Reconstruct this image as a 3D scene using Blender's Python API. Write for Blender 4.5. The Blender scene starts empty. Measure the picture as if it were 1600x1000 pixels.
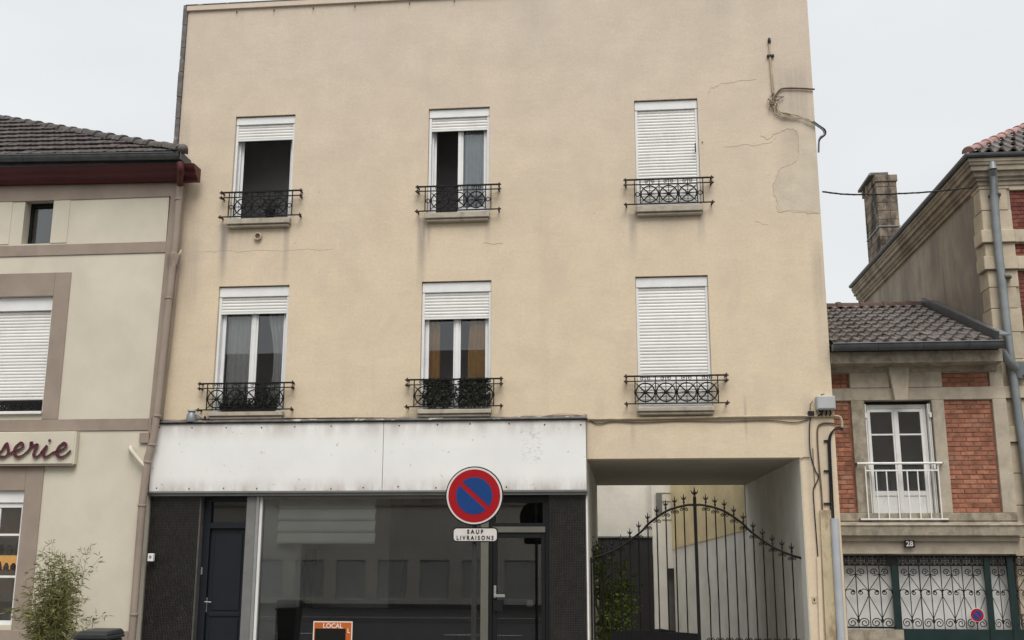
import bpy, bmesh, math, random
from mathutils import Vector, Matrix
random.seed(7)
sc = bpy.context.scene
C = sc.collection
R = math.radians

# ------------------------------------------------------------------ camera
CAM = Vector((0, -17.5, 1.6)); FPX = 1636.1
PITCH, YAW, ROLL = .21342853, -.10084675, .00140189
_fw = Vector((math.sin(YAW)*math.cos(PITCH), math.cos(YAW)*math.cos(PITCH), math.sin(PITCH)))
_r = Vector((math.cos(YAW), -math.sin(YAW), 0)); _u = _r.cross(_fw)
_c, _s = math.cos(ROLL), math.sin(ROLL)
_r, _u = _c*_r+_s*_u, _c*_u-_s*_r
cam = bpy.data.cameras.new('camera'); cam.sensor_width = 36; cam.lens = FPX*36/1600
cam.clip_start = .1; cam.clip_end = 3000
co = bpy.data.objects.new('camera', cam); C.objects.link(co)
co.matrix_world = Matrix(((_r.x,_u.x,-_fw.x,CAM.x),(_r.y,_u.y,-_fw.y,CAM.y),(_r.z,_u.z,-_fw.z,CAM.z),(0,0,0,1)))
sc.camera = co
def P(px, py, Y=0.):
    """a point measured on the photograph, on the upright plane at depth Y"""
    d = (px-800)/FPX*_r-(py-500)/FPX*_u+_fw
    return CAM+d*((Y-CAM.y)/d.y)

# ------------------------------------------------------------------ sky, light, exposure
SUN_EL, SUN_ROT = R(55), R(180+14)
w = bpy.data.worlds.new('World'); sc.world = w; w.use_nodes = True
N, L = w.node_tree.nodes, w.node_tree.links
N.clear()
out = N.new('ShaderNodeOutputWorld'); bg = N.new('ShaderNodeBackground'); bg.inputs['Strength'].default_value = .1
sky = N.new('ShaderNodeTexSky'); sky.sky_type = 'NISHITA'; sky.sun_disc = False
sky.sun_elevation = SUN_EL; sky.sun_rotation = SUN_ROT; sky.air_density = 1.5; sky.dust_density = 4
tc = N.new('ShaderNodeTexCoord'); nz = N.new('ShaderNodeTexNoise')
mp = N.new('ShaderNodeMapping'); mp.inputs['Scale'].default_value = (1, 1, 2.6)
nz.inputs['Scale'].default_value = 1.9; nz.inputs['Detail'].default_value = 3; nz.inputs['Roughness'].default_value = .45
rp = N.new('ShaderNodeValToRGB')
rp.color_ramp.elements[0].position = .3; rp.color_ramp.elements[0].color = (4.25, 4.4, 4.48, 1)
rp.color_ramp.elements[1].position = .7; rp.color_ramp.elements[1].color = (5.45, 5.5, 5.49, 1)
mx = N.new('ShaderNodeMixRGB'); mx.inputs[0].default_value = .93
L.new(tc.outputs['Generated'], mp.inputs[0]); L.new(mp.outputs[0], nz.inputs['Vector']); L.new(nz.outputs['Fac'], rp.inputs[0])
L.new(sky.outputs[0], mx.inputs[1]); L.new(rp.outputs[0], mx.inputs[2]); L.new(mx.outputs[0], bg.inputs[0]); L.new(bg.outputs[0], out.inputs[0])
sl = bpy.data.lights.new('sun', 'SUN'); sl.energy = 1.5; sl.angle = R(36); sl.color = (1, .97, .93)
so = bpy.data.objects.new('sun', sl); C.objects.link(so)
_az = R(14)
_to = Vector((math.sin(_az)*math.cos(SUN_EL), -math.cos(_az)*math.cos(SUN_EL), math.sin(SUN_EL)))
so.rotation_euler = _to.to_track_quat('Z', 'Y').to_euler(); so.location = _to*40
sc.view_settings.view_transform = 'Standard'; sc.view_settings.look = 'None'
sc.view_settings.gamma = 1; sc.view_settings.exposure = .80; sc.view_settings.use_curve_mapping = False
sc.render.engine = 'CYCLES'
sc.cycles.use_denoising = True; sc.cycles.max_bounces = 8; sc.cycles.transparent_max_bounces = 16
sc.cycles.caustics_reflective = False; sc.cycles.caustics_refractive = False; sc.cycles.sample_clamp_indirect = 6

# ------------------------------------------------------------------ materials
def srgb(r, g, b, k=1.):
    f = lambda v: (v/255/12.92 if v/255 <= .04045 else ((v/255+.055)/1.055)**2.4)*k
    return (f(r), f(g), f(b), 1)
class NT:
    def __init__(s, name):
        s.m = bpy.data.materials.new(name); s.m.use_nodes = True
        s.t = s.m.node_tree; s.n = s.t.nodes; s.l = s.t.links
        s.b = s.n['Principled BSDF']; s.g = s.n.new('ShaderNodeNewGeometry')
    def pos(s, scale=(1, 1, 1), off=(0, 0, 0)):
        m = s.n.new('ShaderNodeMapping'); m.inputs['Scale'].default_value = scale; m.inputs['Location'].default_value = off
        s.l.new(s.g.outputs['Position'], m.inputs[0]); return m.outputs[0]
    def noise(s, scale, detail=4, rough=.55, vec=None, dist=0):
        t = s.n.new('ShaderNodeTexNoise'); t.inputs['Scale'].default_value = scale
        t.inputs['Detail'].default_value = detail; t.inputs['Roughness'].default_value = rough; t.inputs['Distortion'].default_value = dist
        s.l.new(vec or s.g.outputs['Position'], t.inputs['Vector']); return t.outputs['Fac']
    def rng(s, v, a, b, c=0., d=1., smooth=True):
        m = s.n.new('ShaderNodeMapRange'); m.interpolation_type = 'SMOOTHSTEP' if smooth else 'LINEAR'
        for i, x in zip((1, 2, 3, 4), (a, b, c, d)): m.inputs[i].default_value = x
        s.l.new(v, m.inputs[0]); return m.outputs[0]
    def math(s, op, a, b=None):
        m = s.n.new('ShaderNodeMath'); m.operation = op
        for i, v in enumerate((a, b)):
            if v is None: continue
            if isinstance(v, (int, float)): m.inputs[i].default_value = v
            else: s.l.new(v, m.inputs[i])
        return m.outputs[0]
    def mix(s, f, a, b, mode='MIX'):
        m = s.n.new('ShaderNodeMixRGB'); m.blend_type = mode
        for i, v in enumerate((f, a, b)):
            if isinstance(v, (int, float)): m.inputs[i].default_value = v
            elif isinstance(v, tuple): m.inputs[i].default_value = v
            else: s.l.new(v, m.inputs[i])
        return m.outputs[0]
    def xyz(s):
        x = s.n.new('ShaderNodeSeparateXYZ'); s.l.new(s.g.outputs['Position'], x.inputs[0]); return x.outputs
    def col(s, c): s.l.new(c, s.b.inputs['Base Color']) if not isinstance(c, tuple) else setattr(s.b.inputs['Base Color'], 'default_value', c)
    def bump(s, h, strength=.2, dist=.01):
        b = s.n.new('ShaderNodeBump'); b.inputs['Strength'].default_value = strength; b.inputs['Distance'].default_value = dist
        s.l.new(h, b.inputs['Height']); s.l.new(b.outputs[0], s.b.inputs['Normal'])
def mat(name, c, rough=.75, var=.1, scale=2.5, bump=.15, bscale=60, spec=.3, metal=0, dirt=None, rand=0, rim=None):
    k = NT(name); k.b.inputs['Roughness'].default_value = rough; k.b.inputs['Specular IOR Level'].default_value = spec
    k.b.inputs['Metallic'].default_value = metal
    v = k.rng(k.noise(scale, 5, .6), .25, .75, 1-var, 1+var)
    o = k.mix(1., c, v, 'MULTIPLY')
    if dirt:
        dc, ds, dscale, lo, hi = dirt
        o = k.mix(k.rng(k.noise(dscale, 6, .65, k.pos((1, 1, .45))), lo, hi, 0, ds), o, dc)
    if rand:
        i = k.n.new('ShaderNodeObjectInfo')
        o = k.mix(1., o, k.rng(i.outputs['Random'], 0, 1, 1-rand, 1+rand, False), 'MULTIPLY')
    k.col(o)
    if bump: k.bump(k.noise(bscale, 4, .6), bump, .01)
    return k.m
def glass_mat(name, tint=(1, 1, 1, 1), boost=1., rough=0.):
    k = NT(name); k.n.remove(k.b)
    tr = k.n.new('ShaderNodeBsdfTransparent'); tr.inputs[0].default_value = tint
    gl = k.n.new('ShaderNodeBsdfGlossy'); gl.inputs['Roughness'].default_value = rough; gl.inputs[0].default_value = (.95, .97, 1, 1)
    fr = k.n.new('ShaderNodeFresnel'); fr.inputs[0].default_value = 1.5
    m = k.n.new('ShaderNodeMixShader'); k.l.new(k.math('MULTIPLY', fr.outputs[0], boost), m.inputs[0])
    k.l.new(tr.outputs[0], m.inputs[1]); k.l.new(gl.outputs[0], m.inputs[2]); k.l.new(m.outputs[0], k.n['Material Output'].inputs[0])
    return k.m
M = {}
def facade_mat():
    k = NT('cream_render'); x, y, z = k.xyz()
    big = k.noise(.35, 4, .6); mid = k.noise(1.6, 5, .6)
    # weathered, greyer and pinker paint towards the parapet
    zz = k.math('ADD', z, k.math('MULTIPLY', k.math('SUBTRACT', big, .5), 5.))
    o = k.mix(k.rng(zz, 5., 11.5), (.675, .56, .405, 1), (.60, .51, .415, 1))
    o = k.mix(1., o, k.rng(mid, .2, .8, .93, 1.06), 'MULTIPLY')
    o = k.mix(1., o, k.rng(k.noise(22, 4, .7), .25, .75, .935, 1.055), 'MULTIPLY')
    o = k.mix(k.rng(k.noise(.8, 6, .68, k.pos((1, 1, 1), (3, 0, 8)), .6), .52, .6, 0, .3), o, (.55, .47, .37, 1))
    st = k.noise(1., 5, .65, k.pos((2.2, 1, .12)))
    o = k.mix(k.rng(st, .55, .8, 0, .2), o, (.42, .36, .28, 1))
    pink = k.noise(.55, 2, .5, k.pos((1, 1, 1), (9, 0, 4)))
    o = k.mix(k.rng(pink, .5, .72, 0, .12), o, (.60, .44, .34, 1))
    # rain runs below the sill ends and the bracket ends
    runs = k.noise(1., 5, .7, k.pos((14, 1, .5)))
    tot = None
    for (x0, zt, ln, wd, am) in ((-6.98, 7.3, 1.4, .09, .75), (-5.83, 7.2, 1.3, .06, .5), (-6.75, 7.2, .8, .3, .25), (-3.37, 7.3, 1.7, .09, .65), (-3.25, 7.2, .7, .05, .4), (-2.2, 7.2, .6, .06, .25),
                               (.33, 7.25, .9, .08, .5), (1.5, 7.25, .7, .07, .45), (1.0, 7.2, .5, .3, .2), (-7.6, 6.75, 1.6, .25, .3), (-7.85, 9.2, 2.5, .12, .3),
                               (2.1, 3.75, .55, .03, .4), (-.3, 3.75, .6, .12, .2), (.25, 3.6, .5, .05, .25), (-6.9, 11.5, .8, .05, .12), (-4.6, 11.5, 1.2, .3, .12), (-1.4, 11.5, 1.5, .4, .12), (1.9, 11.5, 1.9, .35, .12),
                               (3.2, 9.6, 2.8, .38, .35), (3.42, 6.3, 2.6, .12, .35), (3.1, 3.7, 3.5, .08, .3), (3.35, 3.4, 3.0, .12, .25)):
        a = k.rng(k.math('ABSOLUTE', k.math('SUBTRACT', x, x0)), wd*.25, wd*1.3, 1, 0)
        b = k.math('MULTIPLY', k.rng(z, zt-ln, zt-ln*.15), k.rng(z, zt-.02, zt+(.03 if zt in (7.3, 7.2, 7.25) else .5), 1, 0))
        m = k.math('MULTIPLY', k.math('MULTIPLY', a, b), min(.95, am*1.25))
        tot = m if tot is None else k.math('MAXIMUM', tot, m)
    tot = k.math('MULTIPLY', tot, k.rng(runs, .25, .7, .35, 1.))
    o = k.mix(tot, o, (.27, .235, .215, 1))
    # small chips
    v = k.n.new('ShaderNodeTexVoronoi'); v.inputs['Scale'].default_value = 1.6; k.l.new(k.g.outputs['Position'], v.inputs['Vector'])
    o = k.mix(k.rng(v.outputs['Distance'], .012, .022, .7, 0), o, (.2, .17, .14, 1))
    k.col(o); k.b.inputs['Roughness'].default_value = .85; k.b.inputs['Specular IOR Level'].default_value = .2
    h = k.math('ADD', k.math('MULTIPLY', k.noise(1., 5, .65, k.pos((3.2, 1, 7.))), .55), k.math('MULTIPLY', k.noise(48, 4, .7), .3))
    k.bump(h, .4, .02)
    return k.m
M['facade'] = facade_mat()
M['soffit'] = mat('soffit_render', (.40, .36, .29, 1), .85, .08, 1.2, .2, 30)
def fascia_mat():
    k = NT('white_fascia'); x, y, z = k.xyz()
    o = k.mix(k.rng(k.noise(.9, 4, .6), .3, .75), (.83, .825, .80, 1), (.76, .755, .73, 1))
    edge = k.math('MAXIMUM', k.rng(z, 3.3, 3.68), k.rng(z, 2.5, 2.8, 1, 0))
    o = k.mix(k.math('MULTIPLY', edge, k.rng(k.noise(1., 5, .7, k.pos((3, 1, 1))), .3, .7, 0, .75)), o, (.42, .36, .32, 1))
    o = k.mix(k.rng(k.noise(9, 6, .7), .645, .69, 0, .75), o, (.32, .29, .26, 1))
    patch = k.math('MULTIPLY', k.rng(k.math('ABSOLUTE', k.math('SUBTRACT', x, -1.42)), .12, .2, 1, 0), k.rng(k.math('ABSOLUTE', k.math('SUBTRACT', z, 3.25)), .12, .4, 1, 0))
    o = k.mix(k.math('MULTIPLY', patch, k.rng(k.noise(14, 5, .7, k.pos((1, 1, 2.5))), .52, .6, 0, .55)), o, (.42, .42, .40, 1))
    k.col(o); k.b.inputs['Roughness'].default_value = .5; k.bump(k.noise(2.2, 3), .12, .03); return k.m
M['fascia'] = fascia_mat()
M['pvc'] = mat('white_pvc', (.76, .76, .75, 1), .4, .05, 3, .05, 30, .4, dirt=((.45, .42, .38, 1), .25, 4, .5, .75))
M['slat'] = mat('white_shutter', (.77, .76, .73, 1), .45, .05, 2, .03, 30, .4, dirt=((.45, .42, .37, 1), .28, 3, .5, .75), rand=.045)
M['sill'] = mat('concrete_sill', (.42, .37, .30, 1), .85, .15, 6, .4, 50, dirt=((.2, .17, .14, 1), .5, 5, .5, .7))
M['iron'] = mat('black_iron', (.008, .0065, .0065, 1), .55, .2, 10, .2, 90, .22)
M['rust'] = mat('rusty_iron', (.05, .028, .022, 1), .7, .3, 20, .3, 90)
M['zinc'] = mat('dull_zinc', (.095, .10, .105, 1), .5, .22, 5, .15, 20, .5, .35)
M['zinc_l'] = mat('pale_zinc', (.23, .25, .26, 1), .45, .18, 4, .12, 20, .5, .3)
M['flash'] = mat('worn_flashing', (.13, .12, .115, 1), .65, .3, 8, .4, 30, dirt=((.5, .47, .42, 1), .8, 5, .57, .64))
M['dark'] = mat('dark_room', (.5, .5, .52, 1), .95, .1, 2, 0)
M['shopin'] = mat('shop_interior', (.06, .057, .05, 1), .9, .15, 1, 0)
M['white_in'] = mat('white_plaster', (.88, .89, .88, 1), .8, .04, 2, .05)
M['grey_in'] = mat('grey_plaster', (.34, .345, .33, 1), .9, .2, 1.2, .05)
M['floor_in'] = mat('shop_floor_tiles', (.6, .59, .56, 1), .5, .1, 2, .05)
M['glass'] = glass_mat('window_glass', (.95, .96, .96, 1), 1.5)
M['shopglass'] = glass_mat('shop_glass', (.95, .96, .95, 1), 2.4)
M['alu'] = mat('aluminium', (.36, .37, .36, 1), .4, .08, 3, .05, 40, .5, .5)
M['alu_d'] = mat('weathered_aluminium', (.15, .145, .12, 1), .5, .12, 3, .05, 40, .4, .3)
M['alug'] = mat('grey_profile', (.21, .21, .205, 1), .45, .1, 4, .05, 40, .5, .3)
M['anth'] = mat('anthracite_paint', (.009, .011, .0155, 1), .45, .1, 3, .05, 40, .4)
M['black'] = mat('black_matt', (.007, .007, .008, 1), .5, .1, 3, .05, 40, .3)
M['grout'] = mat('grout', (.085, .08, .075, 1), .9, .2, 6, .2)
def mosaic_mat():
    k = NT('mosaic_glass'); sn = k.n.new('ShaderNodeVectorMath'); sn.operation = 'SNAP'
    sn.inputs[1].default_value = (.027, 5, .027); k.l.new(k.g.outputs['Position'], sn.inputs[0])
    wn = k.n.new('ShaderNodeTexWhiteNoise'); k.l.new(sn.outputs[0], wn.inputs['Vector'])
    o = k.mix(k.rng(wn.outputs['Value'], .1, 1.), (.004, .0035, .0035, 1), (.016, .013, .0115, 1))
    o = k.mix(k.rng(wn.outputs['Value'], .985, .99), o, (.035, .03, .026, 1))
    k.col(o); k.b.inputs['Roughness'].default_value = .3; return k.m
M['mosaic'] = mosaic_mat()
M['cream2'] = mat('pale_cream_render', (.61, .56, .455, 1), .85, .06, 1.2, .3, 90, .2, dirt=((.42, .37, .29, 1), .16, 1.3, .5, .75))
M['taupe'] = mat('taupe_render', (.315, .255, .21, 1), .85, .1, 2, .3, 90, .2, dirt=((.22, .18, .15, 1), .4, 2, .5, .72))
M['red'] = mat('oxblood_paint', (.075, .012, .014, 1), .5, .15, 3, .1, 30, .4)
M['tile_l'] = mat('brown_roof_tile', (.07, .057, .054, 1), .7, .12, 7, .4, 60, .35, dirt=((.16, .15, .13, 1), .6, 9, .5, .7), rand=.14)
M['ridge_l'] = mat('dark_ridge_tile', (.075, .066, .062, 1), .75, .35, 6, .4, 50, .35, dirt=((.17, .15, .13, 1), .6, 8, .48, .68), rand=.15)
M['tile_r'] = mat('clay_roof_tile', (.12, .098, .086, 1), .45, .3, 6, .3, 60, .6, dirt=((.28, .25, .23, 1), .45, 8, .5, .7), rand=.25)
M['ridge_r'] = mat('clay_ridge_tile', (.11, .068, .057, 1), .7, .3, 6, .3, 50, .35, rand=.2)
M['ridge_p'] = mat('pink_ridge_tile', (.36, .205, .18, 1), .65, .25, 6, .3, 50, .35, rand=.15)
M['stone'] = mat('house_stone', (.43, .37, .29, 1), .9, .15, 4, .5, 45, .2, dirt=((.14, .125, .105, 1), .45, 3.2, .5, .72))
M['stone_d'] = mat('weathered_stone', (.33, .285, .22, 1), .9, .25, 8, .7, 35, .2, dirt=((.10, .09, .075, 1), .55, 5, .46, .68))
M['corn'] = mat('cornice_stone', (.36, .31, .24, 1), .9, .2, 3, .5, 45, .2, dirt=((.13, .11, .09, 1), .55, 1.1, .42, .66))
M['quoin'] = mat('quoin_stone', (.50, .425, .32, 1), .9, .12, 4, .35, 45, .2, dirt=((.17, .15, .125, 1), .4, 3, .5, .75), rand=.06)
M['brick'] = mat('red_brick', (.31, .135, .085, 1), .9, .3, 9, .5, 70, .2, dirt=((.34, .215, .155, 1), .6, 7, .5, .68), rand=.26)
M['brick_d'] = mat('deep_red_brick', (.18, .066, .05, 1), .9, .3, 9, .5, 70, .2, dirt=((.10, .04, .035, 1), .5, 10, .5, .7), rand=.26)
M['mortar'] = mat('brick_mortar', (.24, .115, .08, 1), .95, .25, 10, .4, 60)
def stucco_mat():
    k = NT('stained_stucco')
    o = k.mix(k.rng(k.noise(.8, 4, .6, k.pos((1, .9, .3))), .34, .66), (.43, .365, .29, 1), (.24, .21, .175, 1))
    o = k.mix(k.rng(k.noise(1., 6, .7, k.pos((1, 2.6, .22))), .48, .72, 0, .6), o, (.15, .13, .11, 1))
    o = k.mix(1., o, k.rng(k.noise(4, 5, .6), .2, .8, .88, 1.1), 'MULTIPLY')
    k.col(o); k.b.inputs['Roughness'].default_value = .9; k.bump(k.noise(40, 4), .3, .01); return k.m
M['stucco'] = stucco_mat()
M['chim'] = mat('chimney_stone', (.25, .205, .16, 1), .9, .3, 5, .5, 40, .2, dirt=((.045, .042, .038, 1), .9, 2.6, .42, .58), rand=.25)
M['whitep'] = mat('white_gloss_paint', (.74, .73, .70, 1), .4, .06, 4, .08, 40, .4, dirt=((.4, .37, .32, 1), .3, 6, .52, .72))
M['green'] = mat('dark_green_paint', (.008, .024, .022, 1), .45, .2, 4, .1, 40, .4)
M['sheet'] = mat('white_sheet', (.68, .67, .645, 1), .6, .06, 2, .05, 30)
M['court_w'] = mat('courtyard_white_wall', (.78, .76, .70, 1), .85, .1, 1.6, .5, 12, .2, dirt=((.38, .36, .32, 1), .4, 2.5, .55, .75))
M['court_y'] = mat('courtyard_yellow_wall', (.72, .60, .37, 1), .85, .12, 2, .5, 14, .2)
M['court_d'] = mat('dark_grey_boards', (.028, .028, .029, 1), .7, .15, 2, .1, 30)
M['asphalt'] = mat('asphalt', (.05, .05, .051, 1), .9, .25, 6, .6, 120)
M['paving'] = mat('pavement_asphalt', (.23, .225, .21, 1), .9, .15, 3, .5, 110)
M['concrete'] = mat('concrete', (.36, .35, .32, 1), .9, .12, 2, .3, 50)
M['kerbst'] = mat('kerb_granite', (.30, .295, .28, 1), .85, .15, 5, .3, 60)
M['earth'] = mat('ground_earth', (.13, .125, .11, 1), .95, .2, .3, .2, 5)
M['paint_w'] = mat('road_paint', (.72, .72, .70, 1), .7, .12, 5, .2, 60)
M['opp'] = mat('opposite_render', (.70, .64, .55, 1), .85, .1, 1, .2, 30)
M['opp_shut'] = mat('opposite_shutter', (.55, .55, .50, 1), .6, .05, 2, .05)
M['opp_roof'] = mat('opposite_roof', (.10, .075, .07, 1), .8, .2, 3, .3, 20)
M['sign_red'] = mat('sign_red', (.37, .004, .010, 1), .4, .04, 5, 0, spec=.4)
M['sign_blue'] = mat('sign_blue', (.006, .05, .20, 1), .4, .04, 5, 0, spec=.4)
M['sign_white'] = mat('sign_white', (.70, .66, .62, 1), .45, .06, 8, 0, spec=.4)
M['pole'] = mat('grey_pole', (.045, .042, .040, 1), .5, .15, 5, .05, 40, .4, .3)
M['orange'] = mat('poster_orange', (.47, .115, .022, 1), .6, .06, 6, 0)
M['print_w'] = mat('poster_white', (.75, .66, .58, 1), .6, .03, 6, 0)
M['print_k'] = mat('poster_black', (.003, .003, .003, 1), .6, .03, 6, 0)
M['maroon'] = mat('maroon_letter', (.085, .018, .03, 1), .4, .08, 6, 0, spec=.4)
M['cable_c'] = mat('painted_cable', (.46, .38, .27, 1), .7, .2, 8, .1)
M['cable_b'] = mat('brown_cable', (.13, .095, .07, 1), .7, .25, 8, .1)
M['cable_k'] = mat('black_cable', (.012, .011, .012, 1), .55, .2, 8, .1)
M['duct'] = mat('stained_duct', (.50, .41, .27, 1), .7, .1, 3, .1, dirt=((.20, .14, .08, 1), .7, 4, .5, .66))
M['pipe_g'] = mat('grey_steel_pipe', (.43, .45, .48, 1), .45, .08, 3, .05, 30, .4, .1)
M['box_g'] = mat('grey_plastic_box', (.42, .43, .43, 1), .5, .06, 5, .05)
M['bin'] = mat('dark_bin_plastic', (.018, .020, .022, 1), .45, .12, 5, .15, 60, .4)
M['cane'] = mat('bamboo_cane', (.17, .15, .06, 1), .6, .2, 8, .1)
def leaf_mat(name, a, b, c, sc_=14):
    k = NT(name); o = k.mix(k.rng(k.noise(sc_, 2), .35, .65), a, b)
    o = k.mix(k.rng(k.noise(sc_*2.3, 2, .5, k.pos((1, 1, 1), (5, 2, 1))), .58, .7), o, c)
    k.col(o); k.b.inputs['Roughness'].default_value = .5
    k.b.inputs['Subsurface Weight'].default_value = 0
    return k.m
M['bamboo'] = leaf_mat('bamboo_leaf', (.22, .21, .065, 1), (.11, .125, .04, 1), (.40, .35, .14, 1))
M['shrub'] = leaf_mat('shrub_leaf', (.16, .22, .04, 1), (.07, .11, .025, 1), (.42, .44, .09, 1))
M['ivy'] = leaf_mat('ivy_leaf', (.034, .052, .03, 1), (.055, .08, .04, 1), (.17, .15, .06, 1), 25)
M['box_plant'] = leaf_mat('box_leaf', (.03, .048, .028, 1), (.05, .075, .04, 1), (.08, .10, .05, 1), 25)
M['planter'] = mat('planter', (.06, .055, .05, 1), .7, .15, 5, .2)
M['cur_w'] = mat('net_curtain', (.78, .78, .76, 1), .9, .06, 6, .05)
M['cur_b'] = mat('pale_curtain', (.66, .73, .74, 1), .9, .06, 6, .05)
M['cur_o'] = mat('ochre_curtain', (.78, .45, .13, 1), .9, .1, 6, .05)
M['cur_t'] = mat('tan_curtain', (.27, .15, .085, 1), .9, .1, 6, .05)
M['crack'] = mat('crack_line', (.48, .40, .305, 1), .95, .2, 9, 0)
M['patch'] = mat('repaired_render', (.575, .495, .39, 1), .9, .1, 3, .5, 25)
M['plate'] = mat('enamel_dark', (.010, .010, .016, 1), .35, .05, 9, 0)
M['amber'] = mat('amber_display', (.55, .27, .07, 1), .7, .35, 14, 0)
_n = M['amber'].node_tree.nodes['Principled BSDF']; _n.inputs['Emission Color'].default_value = (1, .5, .13, 1); _n.inputs['Emission Strength'].default_value = .35
M['olive'] = mat('display_goods', (.20, .16, .10, 1), .7, .5, 22, 0)

# ------------------------------------------------------------------ mesh helpers
OFF = {}
class MB:
    def __init__(s): s.v = []; s.f = []
    def add(s, vs, fs):
        n = len(s.v); s.v += [Vector(v) for v in vs]; s.f += [tuple(i+n for i in f) for f in fs]; return s
    def box(s, x0, x1, y0, y1, z0, z1):
        return s.add([(x, y, z) for z in (z0, z1) for y in (y0, y1) for x in (x0, x1)],
                     [(0, 2, 3, 1), (4, 5, 7, 6), (0, 1, 5, 4), (2, 6, 7, 3), (0, 4, 6, 2), (1, 3, 7, 5)])
    def obox(s, c, ax, ay, az, sx, sy, sz):
        c = Vector(c); vs = [c+ax*(i*sx)+ay*(j*sy)+az*(k*sz) for k in (-.5, .5) for j in (-.5, .5) for i in (-.5, .5)]
        return s.add(vs, [(0, 2, 3, 1), (4, 5, 7, 6), (0, 1, 5, 4), (2, 6, 7, 3), (0, 4, 6, 2), (1, 3, 7, 5)])
    def bar(s, a, b, wx, wy=None):
        a, b = Vector(a), Vector(b); d = (b-a); ln = d.length; d.normalize()
        up = Vector((0, 1, 0)) if abs(d.y) < .9 else Vector((1, 0, 0))
        ax = d.cross(up).normalized(); ay = ax.cross(d)
        return s.obox((a+b)/2, ax, ay, d, wx, wy or wx, ln)
    def tube(s, pts, r, n=6, closed=False, cap=True):
        pts = [Vector(p) for p in pts]; rr = r if isinstance(r, (list, tuple)) else [r]*len(pts)
        ref = None; vs = []; m = len(pts)
        for i, p in enumerate(pts):
            d = (pts[(i+1) % m]-pts[i-1]) if closed else (pts[min(i+1, m-1)]-pts[max(i-1, 0)])
            if d.length < 1e-9: d = Vector((0, 0, 1))
            d.normalize()
            if ref is None: ref = Vector((0, 1, 0)) if abs(d.y) < .9 else Vector((1, 0, 0))
            a = (ref-d*ref.dot(d))
            if a.length < 1e-6: a = d.orthogonal()
            a.normalize(); ref = a; b = d.cross(a)
            vs += [p+(a*math.cos(2*math.pi*k/n)+b*math.sin(2*math.pi*k/n))*rr[i] for k in range(n)]
        fs = []
        for i in range(m if closed else m-1):
            j = (i+1) % m
            fs += [(i*n+k, i*n+(k+1) % n, j*n+(k+1) % n, j*n+k) for k in range(n)]
        if not closed and cap: fs += [tuple(range(n))[::-1], tuple((m-1)*n+k for k in range(n))]
        return s.add(vs, fs)
    def ring(s, c, r, t, n=20, m=5, nrm='y'):
        c = Vector(c)
        return s.tube([c+Vector((math.cos(2*math.pi*i/n)*r, 0, math.sin(2*math.pi*i/n)*r)) for i in range(n)], t, m, closed=True)
    def prism(s, poly, y0, y1):
        """polygon in x,z extruded along y"""
        n = len(poly)
        vs = [(x, y0, z) for x, z in poly]+[(x, y1, z) for x, z in poly]
        return s.add(vs, [tuple(range(n)), tuple(range(2*n-1, n-1, -1))]+[(i, i+n, (i+1) % n+n, (i+1) % n) for i in range(n)])
    def xprism(s, poly, x0, x1):
        """polygon in y,z extruded along x"""
        n = len(poly)
        vs = [(x0, y, z) for y, z in poly]+[(x1, y, z) for y, z in poly]
        return s.add(vs, [tuple(range(n))[::-1], tuple(range(n, 2*n))]+[(i, (i+1) % n, (i+1) % n+n, i+n) for i in range(n)])
    def disc(s, c, r, th, n=40):
        c = Vector(c); return s.prism([(c.x+math.cos(2*math.pi*i/n)*r, c.z+math.sin(2*math.pi*i/n)*r) for i in range(n)], c.y, c.y+th)
    def ball(s, c, r, n=8, m=5):
        c = Vector(c); rr = Vector(r) if isinstance(r, (tuple, list)) else Vector((r, r, r))
        vs = [c+Vector((0, 0, -rr.z))]
        for j in range(1, m):
            t = -math.pi/2+math.pi*j/m
            vs += [c+Vector((math.cos(2*math.pi*i/n)*math.cos(t)*rr.x, math.sin(2*math.pi*i/n)*math.cos(t)*rr.y, math.sin(t)*rr.z)) for i in range(n)]
        vs += [c+Vector((0, 0, rr.z))]
        fs = [(0, 1+(i+1) % n, 1+i) for i in range(n)]
        for j in range(m-2): fs += [(1+j*n+i, 1+j*n+(i+1) % n, 1+(j+1)*n+(i+1) % n, 1+(j+1)*n+i) for i in range(n)]
        t = len(vs)-1; fs += [(t, 1+(m-2)*n+i, 1+(m-2)*n+(i+1) % n) for i in range(n)]
        return s.add(vs, fs)
    def lathe(s, c, prof, n=10):
        """profile of (radius, z) round a vertical axis"""
        c = Vector(c); vs = []
        for r, z in prof: vs += [c+Vector((math.cos(2*math.pi*i/n)*r, math.sin(2*math.pi*i/n)*r, z)) for i in range(n)]
        fs = []
        for j in range(len(prof)-1): fs += [(j*n+i, j*n+(i+1) % n, (j+1)*n+(i+1) % n, (j+1)*n+i) for i in range(n)]
        fs += [tuple(range(n))[::-1], tuple((len(prof)-1)*n+i for i in range(n))]
        return s.add(vs, fs)
    def mesh(s, name, m, off=Vector((0, 0, 0)), smooth=False, bevel=0):
        me = bpy.data.meshes.new(name); me.from_pydata([v-off for v in s.v], [], s.f)
        bm = bmesh.new(); bm.from_mesh(me)
        bmesh.ops.recalc_face_normals(bm, faces=bm.faces)
        if bevel: bmesh.ops.bevel(bm, geom=[e for e in bm.edges if len(e.link_faces) == 2 and e.calc_face_angle(0) > .6], offset=bevel, segments=1, affect='EDGES', profile=.5)
        if smooth:
            for f in bm.faces: f.smooth = True
        bm.to_mesh(me); bm.free()
        for q in (m if isinstance(m, list) else [m]): me.materials.append(M[q] if isinstance(q, str) else q)
        if smooth and hasattr(me, 'set_sharp_from_angle'): me.set_sharp_from_angle(angle=R(50))
        me.update(); return me
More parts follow.
